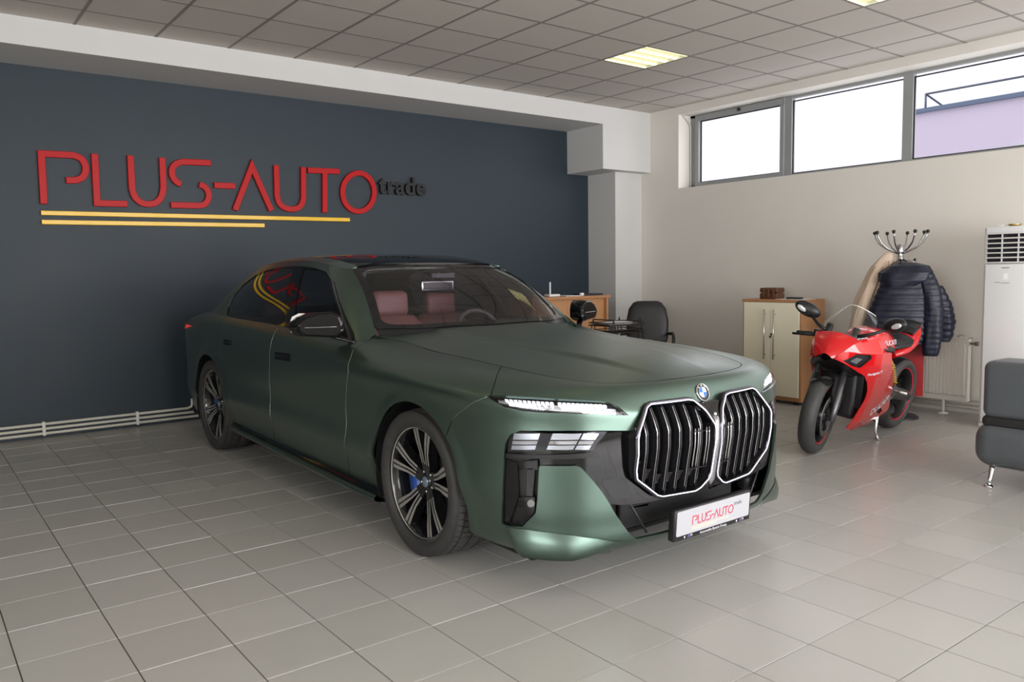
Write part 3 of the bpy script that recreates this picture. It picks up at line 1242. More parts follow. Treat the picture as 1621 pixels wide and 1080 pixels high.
for k, (b, t) in enumerate(zip(GB, GT)):
    b, t = np.array(b), np.array(t)
    d = t-b
    if k <= 3:
        o_ = np.array([0, -.5, .86])*.028
    elif k >= 14:
        o_ = np.array([0, .4, .9])*.03
    else:
        o_ = np.array([-.8, 0, .5])*.022
    gn.append([b-d*.18, b, b+d*.33+o_*.9, b+d*.66+o_, t])
GLASS = Surf(gn, 420, 120)
_gv0, _gv1 = GLASS.kv[1], GLASS.kv[4]

# roof field
_zc_r = interp([1.2, 1.27, 1.5, 1.8, 2.1, 2.4, 2.75, 3.05, 3.28, 3.4], [1.43, 1.457, 1.508, 1.542, 1.551, 1.549, 1.529, 1.489, 1.437, 1.40])
_rt_ = nat_spline(np.arange(17), np.array(GT), np.linspace(0, 16, 400))


def roof_edge(y):
    side = _rt_[80:330]
    return np.interp(y, side[:, 1], -side[:, 0]), np.interp(y, side[:, 1], side[:, 2])


def roof_ev(x, y):
    x = np.asarray(x, float)
    y = np.asarray(y, float)
    def z(x, y):
        xe, ze = roof_edge(y)
        zc = _zc_r(y)
        t = np.clip(np.abs(x)/xe, 0, 1.2)
        return zc-(zc-ze)*(0.25*t**2+0.75*t**5.5)
    Z = z(x, y)
    e = 2e-3
    dx = (z(x+e, y)-z(x-e, y))/(2*e)
    dy = (z(x, y+e)-z(x, y-e))/(2*e)
    N = np.stack([-dx, -dy, np.ones_like(dx)], -1)
    N /= np.linalg.norm(N, axis=-1, keepdims=True)
    return np.stack([x, y, Z], -1), N


def boot_ev(x, y):
    x = np.asarray(x, float)
    y = np.asarray(y, float)
    te2 = nat_spline(np.arange(8), np.array([s[1] for s in ST[16:24]]), np.linspace(0, 7, 200))
    def z(x, y):
        xe = np.interp(y, te2[:, 1], -te2[:, 0])
        ze = np.interp(y, te2[:, 1], te2[:, 2])
        zc = np.interp(y, [3.7, 3.94, 4.2, 4.29], [1.135, 1.122, 1.085, 1.04])
        t = np.clip(np.abs(x)/np.maximum(xe, .05), 0, 1.2)
        return zc-(zc-ze)*t**3
    Z = z(x, y)
    e = 2e-3
    dx = (z(x+e, y)-z(x-e, y))/(2*e)
    dy = (z(x, y+e)-z(x, y-e))/(2*e)
    N = np.stack([-dx, -dy, np.ones_like(dx)], -1)
    N /= np.linalg.norm(N, axis=-1, keepdims=True)
    return np.stack([x, y, Z], -1), N


def proj(p):
    d = np.array(p, float)-CAMC
    w_ = d.dot(_fw)
    return (round(W_PX/2+F_PX*d.dot(_rt)/w_, 1), round(H_PX/2-F_PX*d.dot(_up)/w_, 1))
# ---- panel outlines (traced on the photograph, dropped on the sheets)
VM = BODY.V[-1]*0.9999
AM = BODY.A[-1]


def PXS(S, pts):
    return [S.px(*p) for p in pts]


def archpts(wc, a0, a1, n=24, r=ARCH):
    return [BODY.yz(wc[0]-r*math.cos(math.radians(a0+(a1-a0)*i/n)), wc[1]+r*math.sin(math.radians(a0+(a1-a0)*i/n))) for i in range(n+1)]


def topline(a0, a1, n=10):
    return [(a0+(a1-a0)*i/n, VM) for i in range(n+1)]


seam_top = (BODY.px(791, 583)[0], VM)
SEAM1 = PXS(BODY, [(784, 604), (777.5, 626)])
SEAM2 = PXS(BODY, [(771, 628), (752, 636), (735, 648), (715, 665)])
HEAD = [(771.5, 627.2), (778, 626.4), (792, 626.4), (840, 629.3), (900, 632.8), (952.5, 635.7), (967, 638), (981, 645.3), (995, 657.4), (952.5, 656.6), (888, 654), (824, 651), (797, 645.3), (784, 636.5)]
HEADP = PXS(BODY, HEAD)
MASK = [(987, 831), (966.5, 798), (922.5, 742), (913, 737), (854, 737), (852.5, 741), (850, 790), (847, 812), (826.6, 833.5), (804, 832.6), (794.5, 829), (796, 790), (797.5, 744.5), (798.5, 718), (800.5, 702), (808, 689), (824, 682.7), (860, 682.7), (900, 682.7), (950, 682.7), (1006, 682.7)]
INT = [(0.0, BODY.xz(-0.002, .232)[1])]+[BODY.xz(-x, z) for x, z in ((.12, .231), (.28, .229), (.40, .232))]
INT += PXS(BODY, [(1008, 853), (996, 843)])
bump_out = topline(0, seam_top[0], 20)+SEAM1+SEAM2+archpts(WC_F, 43, -24, 16)
ab = bump_out[-1][0]
bump_out += [(ab*(1-t), 0.002) for t in np.linspace(0.02, 1, 24)]
bump_out += INT+PXS(BODY, MASK)+[BODY.xz(-.43, .73), BODY.xz(-.37, .812), BODY.xz(-.13, .812), BODY.xz(-.07, .785), (0.0, BODY.xz(-.002, .76)[1])]


def snap0(me, w=0.006):
    for v in me.vertices:
        if abs(v.co.x) < w:
            v.co.x = 0.0


def sym_panel(name, S, outline, m, parent=CAR, **kw):
    fev = S.ev if isinstance(S, Surf) else S
    me = sheet_mesh(name, fev, outline, m=m, mirror=True, **kw)
    snap0(me)
    return link(name, me, None, parent)


def nose_disp(pts, pos, nor):
    """two sharp folds running up from the grilles beside the badge, and the recessed lower blade"""
    x, z = np.abs(pos[:, 0]), pos[:, 2]
    k = np.clip(1-np.abs(x-0.11-(0.90-z)*-0.25)/0.05, 0, 1)*np.clip((z-0.76)/0.05, 0, 1)*np.clip((0.893-z)/0.05, 0, 1)
    return pos+nor*(0.008*k)[:, None]


front_bumper = sym_panel('front_bumper', BODY, bump_out, M_paint, holes=[HEADP], sp=0.022)

# front wing, doors, rear quarter
LA = [(566, 548), (560, 553), (556, 566), (552, 590), (549, 615), (547.5, 645), (548, 685), (550, 722), (553, 756)]
LAp = PXS(BODY, LA)
LB = [(441, 519), (433, 532), (428.5, 549), (427, 575), (426.5, 605), (428, 640), (431, 668), (434, 698.5)]
LBp = PXS(BODY, LB)
LC = [(349, 512), (345.5, 530), (343.5, 556)]
LCp = PXS(BODY, LC)
sill = lambda u: (u, 674+(u-383)*0.486)
aA, aB, aC = LAp[0][0], LBp[0][0], LCp[0][0]
fend = topline(seam_top[0], aA, 14)+LAp[1:]+PXS(BODY, [sill(575), sill(596)])
fend += archpts(WC_F, 196, 43, 40)+SEAM2[::-1]+SEAM1[::-1]
panel('front_wing', BODY, fend, M_paint, sp=0.026)
fd = topline(aA, aB, 12)+LBp[1:]+PXS(BODY, [sill(470), sill(510)])+LAp[:0:-1]
HANDF = [(434.5, 557.5), (460, 560.5), (459, 572.5), (434, 568)]
HANDR = [(353.5, 537.5), (366.5, 540), (366, 547.5), (353.3, 545.2)]
d1 = panel('front_door', BODY, fd, M_paint, sp=0.03, holes=[PXS(BODY, HANDF)])
rarch = archpts(WC_R, 58, -12, 20)
rd = topline(aB, aC, 12)+LCp[1:]+rarch+PXS(BODY, [sill(420)])+LBp[:0:-1]
d2 = panel('rear_door', BODY, rd, M_paint, sp=0.03, holes=[PXS(BODY, HANDR)])
for (dd, hp) in ((d1, HANDF), (d2, HANDR)):
    hv = PXS(BODY, hp)
    hm = sheet_mesh('door_handle', BODY.ev, inset(hv, 0.006), m=M_gloss, off=-0.004, thick=0.01, gap=0.001, sp=0.02)
    link('door_handle', hm, None, dd[0])
    rm = sheet_mesh('handle_recess', BODY.ev, hv, m=M_matb, off=-0.015, thick=0, gap=0, sp=0.02)
    link('handle_recess', rm, None, dd[0])
    for (mm, nm) in ((hm, 'door_handle'), (rm, 'handle_recess')):
        m2 = mm.copy()
        m2.transform(Matrix.Scale(-1, 4, (1, 0, 0)))
        m2.flip_normals()
        link(nm, m2, None, dd[1])
rq = topline(aC, AM, 16)+[(AM, VM*t) for t in np.linspace(.95, .03, 12)]
arR = archpts(WC_R, 58, 202, 40)
rq += [(AM+(arR[-1][0]-AM)*t, .002) for t in np.linspace(0.02, .98, 16)]+arR[::-1]+LCp[:0:-1]
rear_q = sym_panel('rear_quarter', BODY, rq, M_paint, sp=0.034)
# tail lamps
tl_ = [BODY.near(*p) for p in ((-.955, 3.66, .985), (-.93, 3.90, .99), (-.85, 4.17, .985), (-.62, 4.31, .98), (-.3, 4.36, .975), (-.3, 4.36, .93), (-.62, 4.315, .93), (-.85, 4.19, .935), (-.94, 3.93, .955))]
panel('tail_lamp', BODY, tl_, M_redl, off=0.006, sp=0.03, gap=0)

# dark inner shell behind the gaps
nb_ = 0.93
sh1 = [(0, .01), (nb_, .01), (nb_, VM-.02), (0, VM-.02)]
archF = archpts(WC_F, -30, 210, 40, ARCH+0.004)
archR = archpts(WC_R, -30, 210, 40, ARCH+0.004)
shell_side = [(nb_, .01)]+[(a, max(v, .01)) for a, v in archF]+[(a, max(v, .01)) for a, v in archR]+[(AM, .01), (AM, VM-.02), (nb_, VM-.02)]
sym_panel('inner_shell', BODY, shell_side, M_satinb, off=-0.028, thick=0, gap=0, sp=0.05)
sym_panel('front_shell', BODY, sh1, M_matb, off=-0.21, thick=0, gap=0, sp=0.05)

# bonnet
hl = [(-p[0], p[1]) for p in []]
tl2 = nat_spline(np.arange(12), np.array([s[1] for s in ST[:12]]), np.linspace(0, 10.35, 60))[:, :2]
hood_half = [tuple(p) for p in tl2]+[(-.742, .775), (-.715, .785), (-.57, .69), (-.35, .625), (0, .585)]
hood_full = hood_half+[(-p[0], p[1]) for p in hood_half[-2:0:-1]]
hood = link('bonnet', sheet_mesh('bonnet', hood_ev, hood_full, m=M_paint, sp=0.018, thick=0.014, gap=0.003), None, CAR)
# cowl strip under the windscreen
r_a, r_b, r_c = [], [], []
for q in np.linspace(0, 1, 25):
    a_ = q*GLASS.ka[3]*0.995
    p_, n_ = GLASS.ev(np.array([a_]), np.array([_gv0+.012]))
    p_ = p_[0]
    r_a.append(tuple(p_-n_[0]*.004))
    r_b.append((p_[0]*.99, p_[1]-.035, p_[2]-.040))
    r_c.append((p_[0]*.98, p_[1]-.10, p_[2]-.075))
sc_ = MB().loft([r_a, r_b, r_c], closed=False, caps=False).mirror_x()
sc_.build('scuttle_panel', M_satinb, CAR)
link('engine_bay_cover', sheet_mesh('engine_bay_cover', hood_ev, hood_full, m=M_satinb, sp=0.08, off=-0.03, thick=0, gap=0), None, CAR)

# roof: black centre, green cant rails
ry = np.linspace(1.335, 3.15, 14)
fr = [(x, 1.272+0.09*(abs(x)/.56)**2.4) for x in np.linspace(-.545, .545, 15)]
bk = [(x, 3.245-0.10*(abs(x)/.5)**2) for x in np.linspace(.50, -.50, 11)]
roofp = fr+[(.552, y) for y in np.linspace(1.5, 2.8, 8)]+bk+[(-.552, y) for y in np.linspace(2.8, 1.5, 8)]
roof = link('roof_panel', sheet_mesh('roof_panel', roof_ev, roofp, m=M_gloss, sp=0.05, thick=0.01, gap=0.002), None, CAR)
roof['label'] = 'gloss black roof panel'
rail = []
ge = [tuple(p[:2]) for p in _rt_[70:345:6]]
railp = ge+[(-.50, 3.145)]+[(-.552, y) for y in np.linspace(2.8, 1.5, 8)]+[(-.545, 1.362), (-.56, 1.345)]
panel('roof_rail', roof_ev, railp, M_paint, sp=0.03, thick=0.008, gap=0.0008)

# glasshouse: painted surround with the side-window opening
DLO = [(563.4, 546.3), (560.8, 528), (547, 500.5), (536.6, 473), (529.7, 447), (516, 430.6), (498.6, 424.2), (472.7, 421.3), (446.8, 422.8), (424.4, 426.8), (403.6, 436), (383, 452.5), (369, 470), (360, 487), (358, 500.0), (365.6, 502.4), (395, 507.2), (421, 511), (448.5, 517), (470, 521.5), (500, 528.5), (541.8, 538)]
DLOp = PXS(GLASS, DLO)
g_ws = GLASS.ka[3]
g_rw = GLASS.ka[14]
VT = GLASS.V[-1]*.9999
surr = [(g_ws, VT), (g_ws, _gv0+.0)]+[(a, _gv0-(.04 if a < GLASS.ka[5]+.02 else .012)) for a in np.linspace(GLASS.ka[3]+.004, g_rw, 30)]+[(g_rw, VT)]+[(a, VT) for a in np.linspace(g_rw, g_ws, 24)[1:-1]]
surr = surr[:]
panel('cabin_frame', GLASS, surr, M_paint, holes=[DLOp], sp=0.026, thick=0.02, gap=0.0006)
# side glazing: gasket border, two panes and the pillar trim between them
DL2 = inset(DLOp, -0.004)
panel('window_surround', GLASS, DL2, M_gloss, holes=[inset(DLOp, 0.016)], off=-0.003, thick=0.012, gap=0, sp=0.025)
bp0, bp1 = PXS(GLASS, [(466, 422), (447, 517)]), PXS(GLASS, [(482, 421.5), (464, 520.5)])


def split_poly(poly, a, b, keep):
    """clip a closed polygon by the line a-b (keep the left or right side)"""
    a, b = np.array(a), np.array(b)
    n_ = np.array([-(b-a)[1], (b-a)[0]])*keep
    out = []
    N = len(poly)
    for i in range(N):
        p, q = np.array(poly[i]), np.array(poly[(i+1) % N])
        dp, dq = (p-a).dot(n_), (q-a).dot(n_)
        if dp >= 0:
            out.append(tuple(p))
        if dp*dq < 0:
            out.append(tuple(p+(q-p)*dp/(dp-dq)))
    return out


ins2 = inset(DLOp, 0.012)
rearside = 1 if split_poly(ins2, bp0[0], bp0[1], 1) and np.mean([p[0] for p in split_poly(ins2, bp0[0], bp0[1], 1)]) > np.mean([p[0] for p in split_poly(ins2, bp0[0], bp0[1], -1)]) else -1
panel('side_window', GLASS, split_poly(ins2, bp0[0], bp0[1], rearside), M_sideg, off=-0.006, thick=0, gap=0, sp=0.04)
panel('side_window', GLASS, split_poly(ins2, bp1[0], bp1[1], -rearside), M_sideg, off=-0.006, thick=0, gap=0, sp=0.04)
midp = split_poly(split_poly(ins2, bp0[0], bp0[1], -rearside), bp1[0], bp1[1], rearside)
panel('pillar_trim', GLASS, midp, M_gloss, off=-0.003, thick=0.01, gap=0, sp=0.04)
# windscreen: black border + clear pane
wsp = [(0, _gv0), (g_ws*.5, _gv0), (g_ws*.98, _gv0+.005), (g_ws*.985, (_gv0+VT)/2), (g_ws*.98, VT-.004), (g_ws*.5, VT-.003), (0, VT-.003)]


def wsring(d_side, d_bot, d_top, r=.05):
    A = g_ws*1.0-d_side
    b, t = _gv0+.004+d_bot, VT-.004-d_top
    pts = [(0, b)]+[(A-r+r*math.cos(q), b+r+r*math.sin(q)) for q in np.linspace(-PI/2, 0, 6)]+[(A-r+r*math.cos(q), t-r+r*math.sin(q)) for q in np.linspace(0, PI/2, 6)]+[(0, t)]
    return pts


outer = wsring(0.0, 0.0, 0.0, .03)
inner = wsring(.052, .035, .035, .06)


def ring_sym(name, S, outp, inp, m, off, parent=CAR):
    """border strip between two open half-outlines that both start and end on the centre line"""
    poly = outp+inp[::-1]
    return sym_panel(name, S, poly, m, off=off, thick=0.006, gap=0, sp=0.03, parent=parent)


frit = ring_sym('windscreen_border', GLASS, outer, inner, M_frit, 0.002)
wsg = sym_panel('windscreen', GLASS, wsring(.03, .02, .02, .05), M_ws, off=-0.004, thick=0, gap=0, sp=0.05)
# camera housing patch at the top of the screen
MB().box(-.09, .09, 1.20, 1.31, 1.37, 1.40).build('camera_housing', M_satinb, CAR)
# rear window and boot
AG = GLASS.A[-1]
rwp = [(AG, _gv0), (g_rw+.03, _gv0), (g_rw+.03, VT), (AG, VT)]
sym_panel('rear_window', GLASS, rwp, M_ws, off=0.0, thick=0, gap=0, sp=0.06)
bt_half = [tuple(p) for p in nat_spline(np.arange(7), np.array([s[1] for s in ST[17:24]]), np.linspace(0, 6, 40))[:, :2]]
boot = [(0, 3.86), (-.40, 3.82), (-.70, 3.74), (-.78, 3.60), (-.80, 3.45)]+bt_half
bootp = boot+[(-p[0], p[1]) for p in boot[-2:0:-1]]
link('boot_lid', sheet_mesh('boot_lid', boot_ev, bootp, m=M_paint, sp=0.05, thick=0.01, gap=0.002), None, CAR)

# ---- side skirts
for sx in (-1, 1):
    ys = np.linspace(.44, 2.80, 26)
    blk, grn = MB(), MB()
    r1, r2 = [], []
    for y in ys:
        dz = (y-.45)/2.1*.045
        t = min(1, (y-.44)/.18, (2.80-y)/.10)
        w_ = .012*max(0, t)
        r1.append([(sx*x, y, z+dz) for x, z in ((.88, .335), (.906, .300), (.900, .260), (.904, .234), (.940, .214))])
        r2.append([(sx*x, y, z+dz) for x, z in ((.925, .214), (.938+w_, .212), (.950+w_, .204), (.956+w_, .194), (.950+w_, .182), (.925, .170), (.86, .166))])
    blk.loft(r1, closed=False, caps=False)
    grn.loft(r2, closed=False, caps=False)
    blk.build('sill_insert', M_gloss, CAR)
    sk = grn.build('side_skirt', M_paint, CAR)
# floor pan and wheel-arch liners
MB().box(-.84, .84, -.78, 4.15, .17, .19).build('floor_pan', M_matb, CAR)
for wc in (WC_F, WC_R):
    for sx in (-1, 1):
        b = MB()
        rings = []
        for x in (.975, .93, .60):
            rr = ARCH+.002 if x > .95 else ARCH+.012
            rings.append([(sx*(x-.02), wc[0]-rr*math.cos(t), wc[1]+rr*math.sin(t)) for t in np.linspace(.45, PI+.38, 36)])
        b.loft(rings, closed=False, caps=False)
        rr = ARCH+.012
        b.add([(sx*.60, wc[0], wc[1])]+[(sx*.60, wc[0]-rr*math.cos(t), wc[1]+rr*math.sin(t)) for t in np.linspace(-.55, PI+.55, 36)],
              [(0, i+1, i+2) for i in range(35)])
        b.build('wheel_arch_liner', M_matb, CAR)
# ---- front end: lamps
def px_off(S, u, v, off):
    p, n_ = S.ev(*[np.array([c]) for c in S.px(u, v)])
    return p[0]+n_[0]*off


hs, hs2 = panel('headlamp', BODY, inset(HEADP, -0.004), M_lampd, off=-0.03, thick=0, gap=0, sp=0.02)
TOPL = [(771.5, 627.2), (792, 626.6), (840, 629.3), (900, 632.8), (952.5, 635.7), (967, 638), (981, 645.3), (995, 657.4)]
BOTL = [(771.5, 627.2), (784, 636.5), (797, 645.3), (824, 651), (888, 654), (952.5, 656.6), (980, 657.2), (995, 657.4)]


def head_px(s, t):
    u = 771.5+s*(995-771.5)
    yt = np.interp(u, [p[0] for p in TOPL], [p[1] for p in TOPL])
    yb = np.interp(u, [p[0] for p in BOTL], [p[1] for p in BOTL])
    return (u, yt+(yb-yt)*t)


def head_quad(name, s0, s1, t0, t1, m, off, skew=0.0):
    pts = [head_px(s0, t0), head_px(s1, t0), head_px(s1+skew, t1), head_px(s0+skew, t1)]
    me = sheet_mesh(name, BODY.ev, PXS(BODY, pts), m=m, off=off, thick=0.012, gap=0, sp=0.02)
    link(name, me, None, hs)
    m2 = me.copy()
    m2.transform(Matrix.Scale(-1, 4, (1, 0, 0)))
    m2.flip_normals()
    link(name, m2, None, hs2)


for g0, g1 in ((.115, .475), (.50, .86)):
    nn = 11
    for k in range(nn):
        a = g0+(g1-g0)*k/nn
        head_quad('led_crystal', a, a+(g1-g0)/nn*.72, .13, .36, M_drl, -.012, .006)
    head_quad('light_bar', g0+.02, g0+(g1-g0)*.62, .44, .80, M_drl, -.016, .01)
    for k in range(5):
        a = g0+(g1-g0)*(.66+.066*k)
        head_quad('led_crystal', a, a+(g1-g0)*.05, .42, .66, M_crys if k % 2 else M_drl, -.012, .006)
head_quad('lamp_reflector', .06, .93, .05, .95, M_crys, -.024)
panel('headlamp_cover', BODY, inset(HEADP, 0.001), M_lamp_glass, off=-0.003, thick=0, gap=0, sp=0.025)

# gloss black mask with lower lamp, corner vent, intake
MASKA = [(1016, 681.5), (824, 681.5), (807, 687), (799.5, 702), (797.5, 724), (852.5, 726), (853.5, 737.5), (913, 737.8), (922, 743), (966, 800), (990, 801.5), (1030, 797), (1058, 791), (1058, 786), (1041, 781), (1021, 763), (1016, 751), (1014, 712)]
mA = panel('grille_surround', BODY, PXS(BODY, MASKA), M_gloss, off=-0.018, thick=0.02, gap=0, sp=0.03)
LL = [(806.5, 690), (813, 684.3), (941, 684.3), (964, 684.3), (938, 713), (870, 714.5), (803, 715.5), (801, 704)]
ll_h = panel('lower_lamp', BODY, PXS(BODY, LL), M_lampd, off=-0.0165, thick=0, gap=0, sp=0.03)


def ll_px(s, t):
    top = (808+s*(955-808), 685.2)
    bot = (803+s*(936-803), 714.2)
    return (top[0]+(bot[0]-top[0])*t, top[1]+(bot[1]-top[1])*t)


def side_quad(name, S, pts, m, off, parents, thick=0.004, sp=0.02):
    me = sheet_mesh(name, S.ev, PXS(S, pts), m=m, off=off, thick=thick, gap=0, sp=sp)
    link(name, me, None, parents[0])
    m2 = me.copy()
    m2.transform(Matrix.Scale(-1, 4, (1, 0, 0)))
    m2.flip_normals()
    link(name, m2, None, parents[1])


M_refl = mat('silver_lamp_reflector', (0.62, 0.66, 0.72), 0.22, metal=0.85)
for k, (s0, s1) in enumerate(((.03, .32), (.46, .78), (.80, .97))):
    for (t0, t1, mm) in ((.06, .40, M_refl), (.47, .66, M_crys), (.72, .95, M_refl)):
        side_quad('lamp_module', BODY, [ll_px(s0, t0), ll_px(s1, t0), ll_px(s1, t1), ll_px(s0, t1)], mm, -.010+.002*(k == 2), ll_h)
panel('lower_lamp_cover', BODY, PXS(BODY, LL), M_lamp_glass, off=-0.002, thick=0, gap=0, sp=0.03)
side_quad('lamp_sill', BODY, [(799.5, 718.5), (940, 716.5), (952, 724), (850, 727), (799, 726)], M_satinb, -.006, (mA[0], mA[1]), .02)
# tow-eye / radar cover
TW = [(956, 760), (986, 758.5), (992, 763), (1003, 783), (1000, 789), (976, 791.5), (968, 786), (955, 767)]
side_quad('radar_cover', BODY, TW, M_satinb, -.0155, (mA[0], mA[1]), .002)
# corner vent: recess, fin, sensor
VENT = [(797.5, 724), (852.5, 726), (852, 741), (849.5, 790), (846.5, 812), (826.6, 833), (804, 832), (794.5, 828.5), (796, 790)]
vp = panel('corner_vent', BODY, PXS(BODY, VENT), M_satinb, off=-0.045, thick=0, gap=0, sp=0.03)
side_quad('vent_wall', BODY, [(797, 728), (817, 734), (819, 786), (804, 830), (795, 828)], M_gloss, -.014, vp, .03)
side_quad('vent_fin', BODY, [(833, 745), (846, 744), (842, 788), (832, 786)], M_gloss, -.012, vp, .03)
side_quad('vent_frame', BODY, [(818, 733), (851, 729), (850, 745), (838, 742), (822, 745)], M_gloss, -.008, vp, .02)
side_quad('vent_frame', BODY, [(819, 788), (846, 788), (846, 811), (826.5, 832), (821, 832), (838, 806), (819, 804)], M_gloss, -.006, vp, .02)
for sx in (1, -1):
    c = px_off(BODY, 840.5, 797, .0)
    d = np.array([-.55, -.83, 0])
    p0, p1 = c-d*.02, c+d*.004
    b = MB().tube([(sx*p0[0], p0[1], p0[2]), (sx*p1[0], p1[1], p1[2])], .016, 20)
    b.build('parking_sensor', M_dchrome, vp[0 if sx == 1 else 1])
# intake below the grilles
INTP = [(966, 800), (990, 801.5), (1030, 796), (1056, 791), (1056, 850), (1022, 857), (1008, 853), (987, 831)]
mi = panel('lower_intake', BODY, PXS(BODY, INTP), M_matb, off=-0.17, thick=0, gap=0, sp=0.03)
for sx in (-1, 1):
    MB().rbox(min(sx*.50, sx*.60), max(sx*.50, sx*.60), -.88, -.80, .255, .33, .02).build('intake_duct', M_satinb, mi[0 if sx < 0 else 1])
    MB().tube([(sx*.46, -.975, .40), (sx*.36, -.985, .245)], .006, 6).build('intake_strut', M_satinb, mi[0 if sx < 0 else 1])
MB().rbox(-.40, .40, -.86, -.83, .225, .42, .01).build('intake_grid', M_matb, CAR)
# bright lower blade of the bumper
top_e = [(797.5, 834), (812, 836), (835, 838.5), (870, 843), (905, 847.5), (945, 853), (985, 858)]
ab0, ab1 = BODY.px(812, 850)[0], BODY.px(972, 862)[0]
tops = [BODY.px(*p) for p in top_e]
vlow = BODY.xz(-.60, .208)[1]
bots = [(ab0+(ab1-ab0)*i/6, vlow) for i in range(7)]
for sx in (1, -1):
    b = MB()
    rows = []
    for t in np.linspace(0, 1, 6):
        aa = np.array([tops[i][0]*(1-t)+bots[i][0]*t for i in range(7)])
        vv = np.array([tops[i][1]*(1-t)+bots[i][1]*t for i in range(7)])
        a2 = np.interp(np.linspace(0, 6, 25), np.arange(7), aa)
        v2 = np.interp(np.linspace(0, 6, 25), np.arange(7), vv)
        P_, N_ = BODY.ev(a2, v2)
        end = np.minimum(np.clip(np.arange(25)/2.5, .25, 1), np.clip((24-np.arange(25))/10.0, 0, 1))
        P_ = P_+N_*(.003+.044*t*end)[:, None]
        rows.append([(sx*p[0], p[1], p[2]) for p in P_])
    P_, N_ = BODY.ev(a2, np.full(25, .004))
    b.loft(rows, closed=False, caps=False)
    b.loft([rows[-1], [(sx*p[0], p[1], p[2]-.012) for p in P_]], closed=False, caps=False)
    b.build('bumper_blade', M_paint, front_bumper)

# ---- twin grilles
def K(x, z):
    x = abs(x)
    return -1.088+.052*(x/.47)**1.5+(.38*max(0, z-.70)+1.2*max(0, z-.76)**2)+.17*max(0, .62-z)


KO = [(.019, .47), (.017, .69), (.055, .765), (.112, .817), (.145, .823), (.36, .823), (.385, .812), (.462, .715), (.472, .69), (.472, .545), (.462, .505), (.335, .412), (.305, .402), (.105, .397), (.075, .408), (.028, .445)]


def round_poly(P, f=.22, n=4):
    out = []
    N = len(P)
    for i in range(N):
        p0, p1, p2 = (np.array(P[i-1], float), np.array(P[i], float), np.array(P[(i+1) % N], float))
        r = min(f*np.linalg.norm(p0-p1), f*np.linalg.norm(p2-p1), .03)
        a = p1+(p0-p1)/np.linalg.norm(p0-p1)*r
        c = p1+(p2-p1)/np.linalg.norm(p2-p1)*r
        for t in np.linspace(0, 1, n):
            out.append(tuple((1-t)**2*a+2*t*(1-t)*p1+t*t*c))
    return out


KR = densify(round_poly(KO), .02)
KA = np.array(KR)


def k_span(x):
    """z range of the grille opening at lateral position x"""
    zs = []
    N = len(KA)
    for i in range(N):
        p, q = KA[i], KA[(i+1) % N]
        if (p[0]-x)*(q[0]-x) < 0:
            zs.append(p[1]+(q[1]-p[1])*(x-p[0])/(q[0]-p[0]))
    return (min(zs), max(zs)) if len(zs) > 1 else None


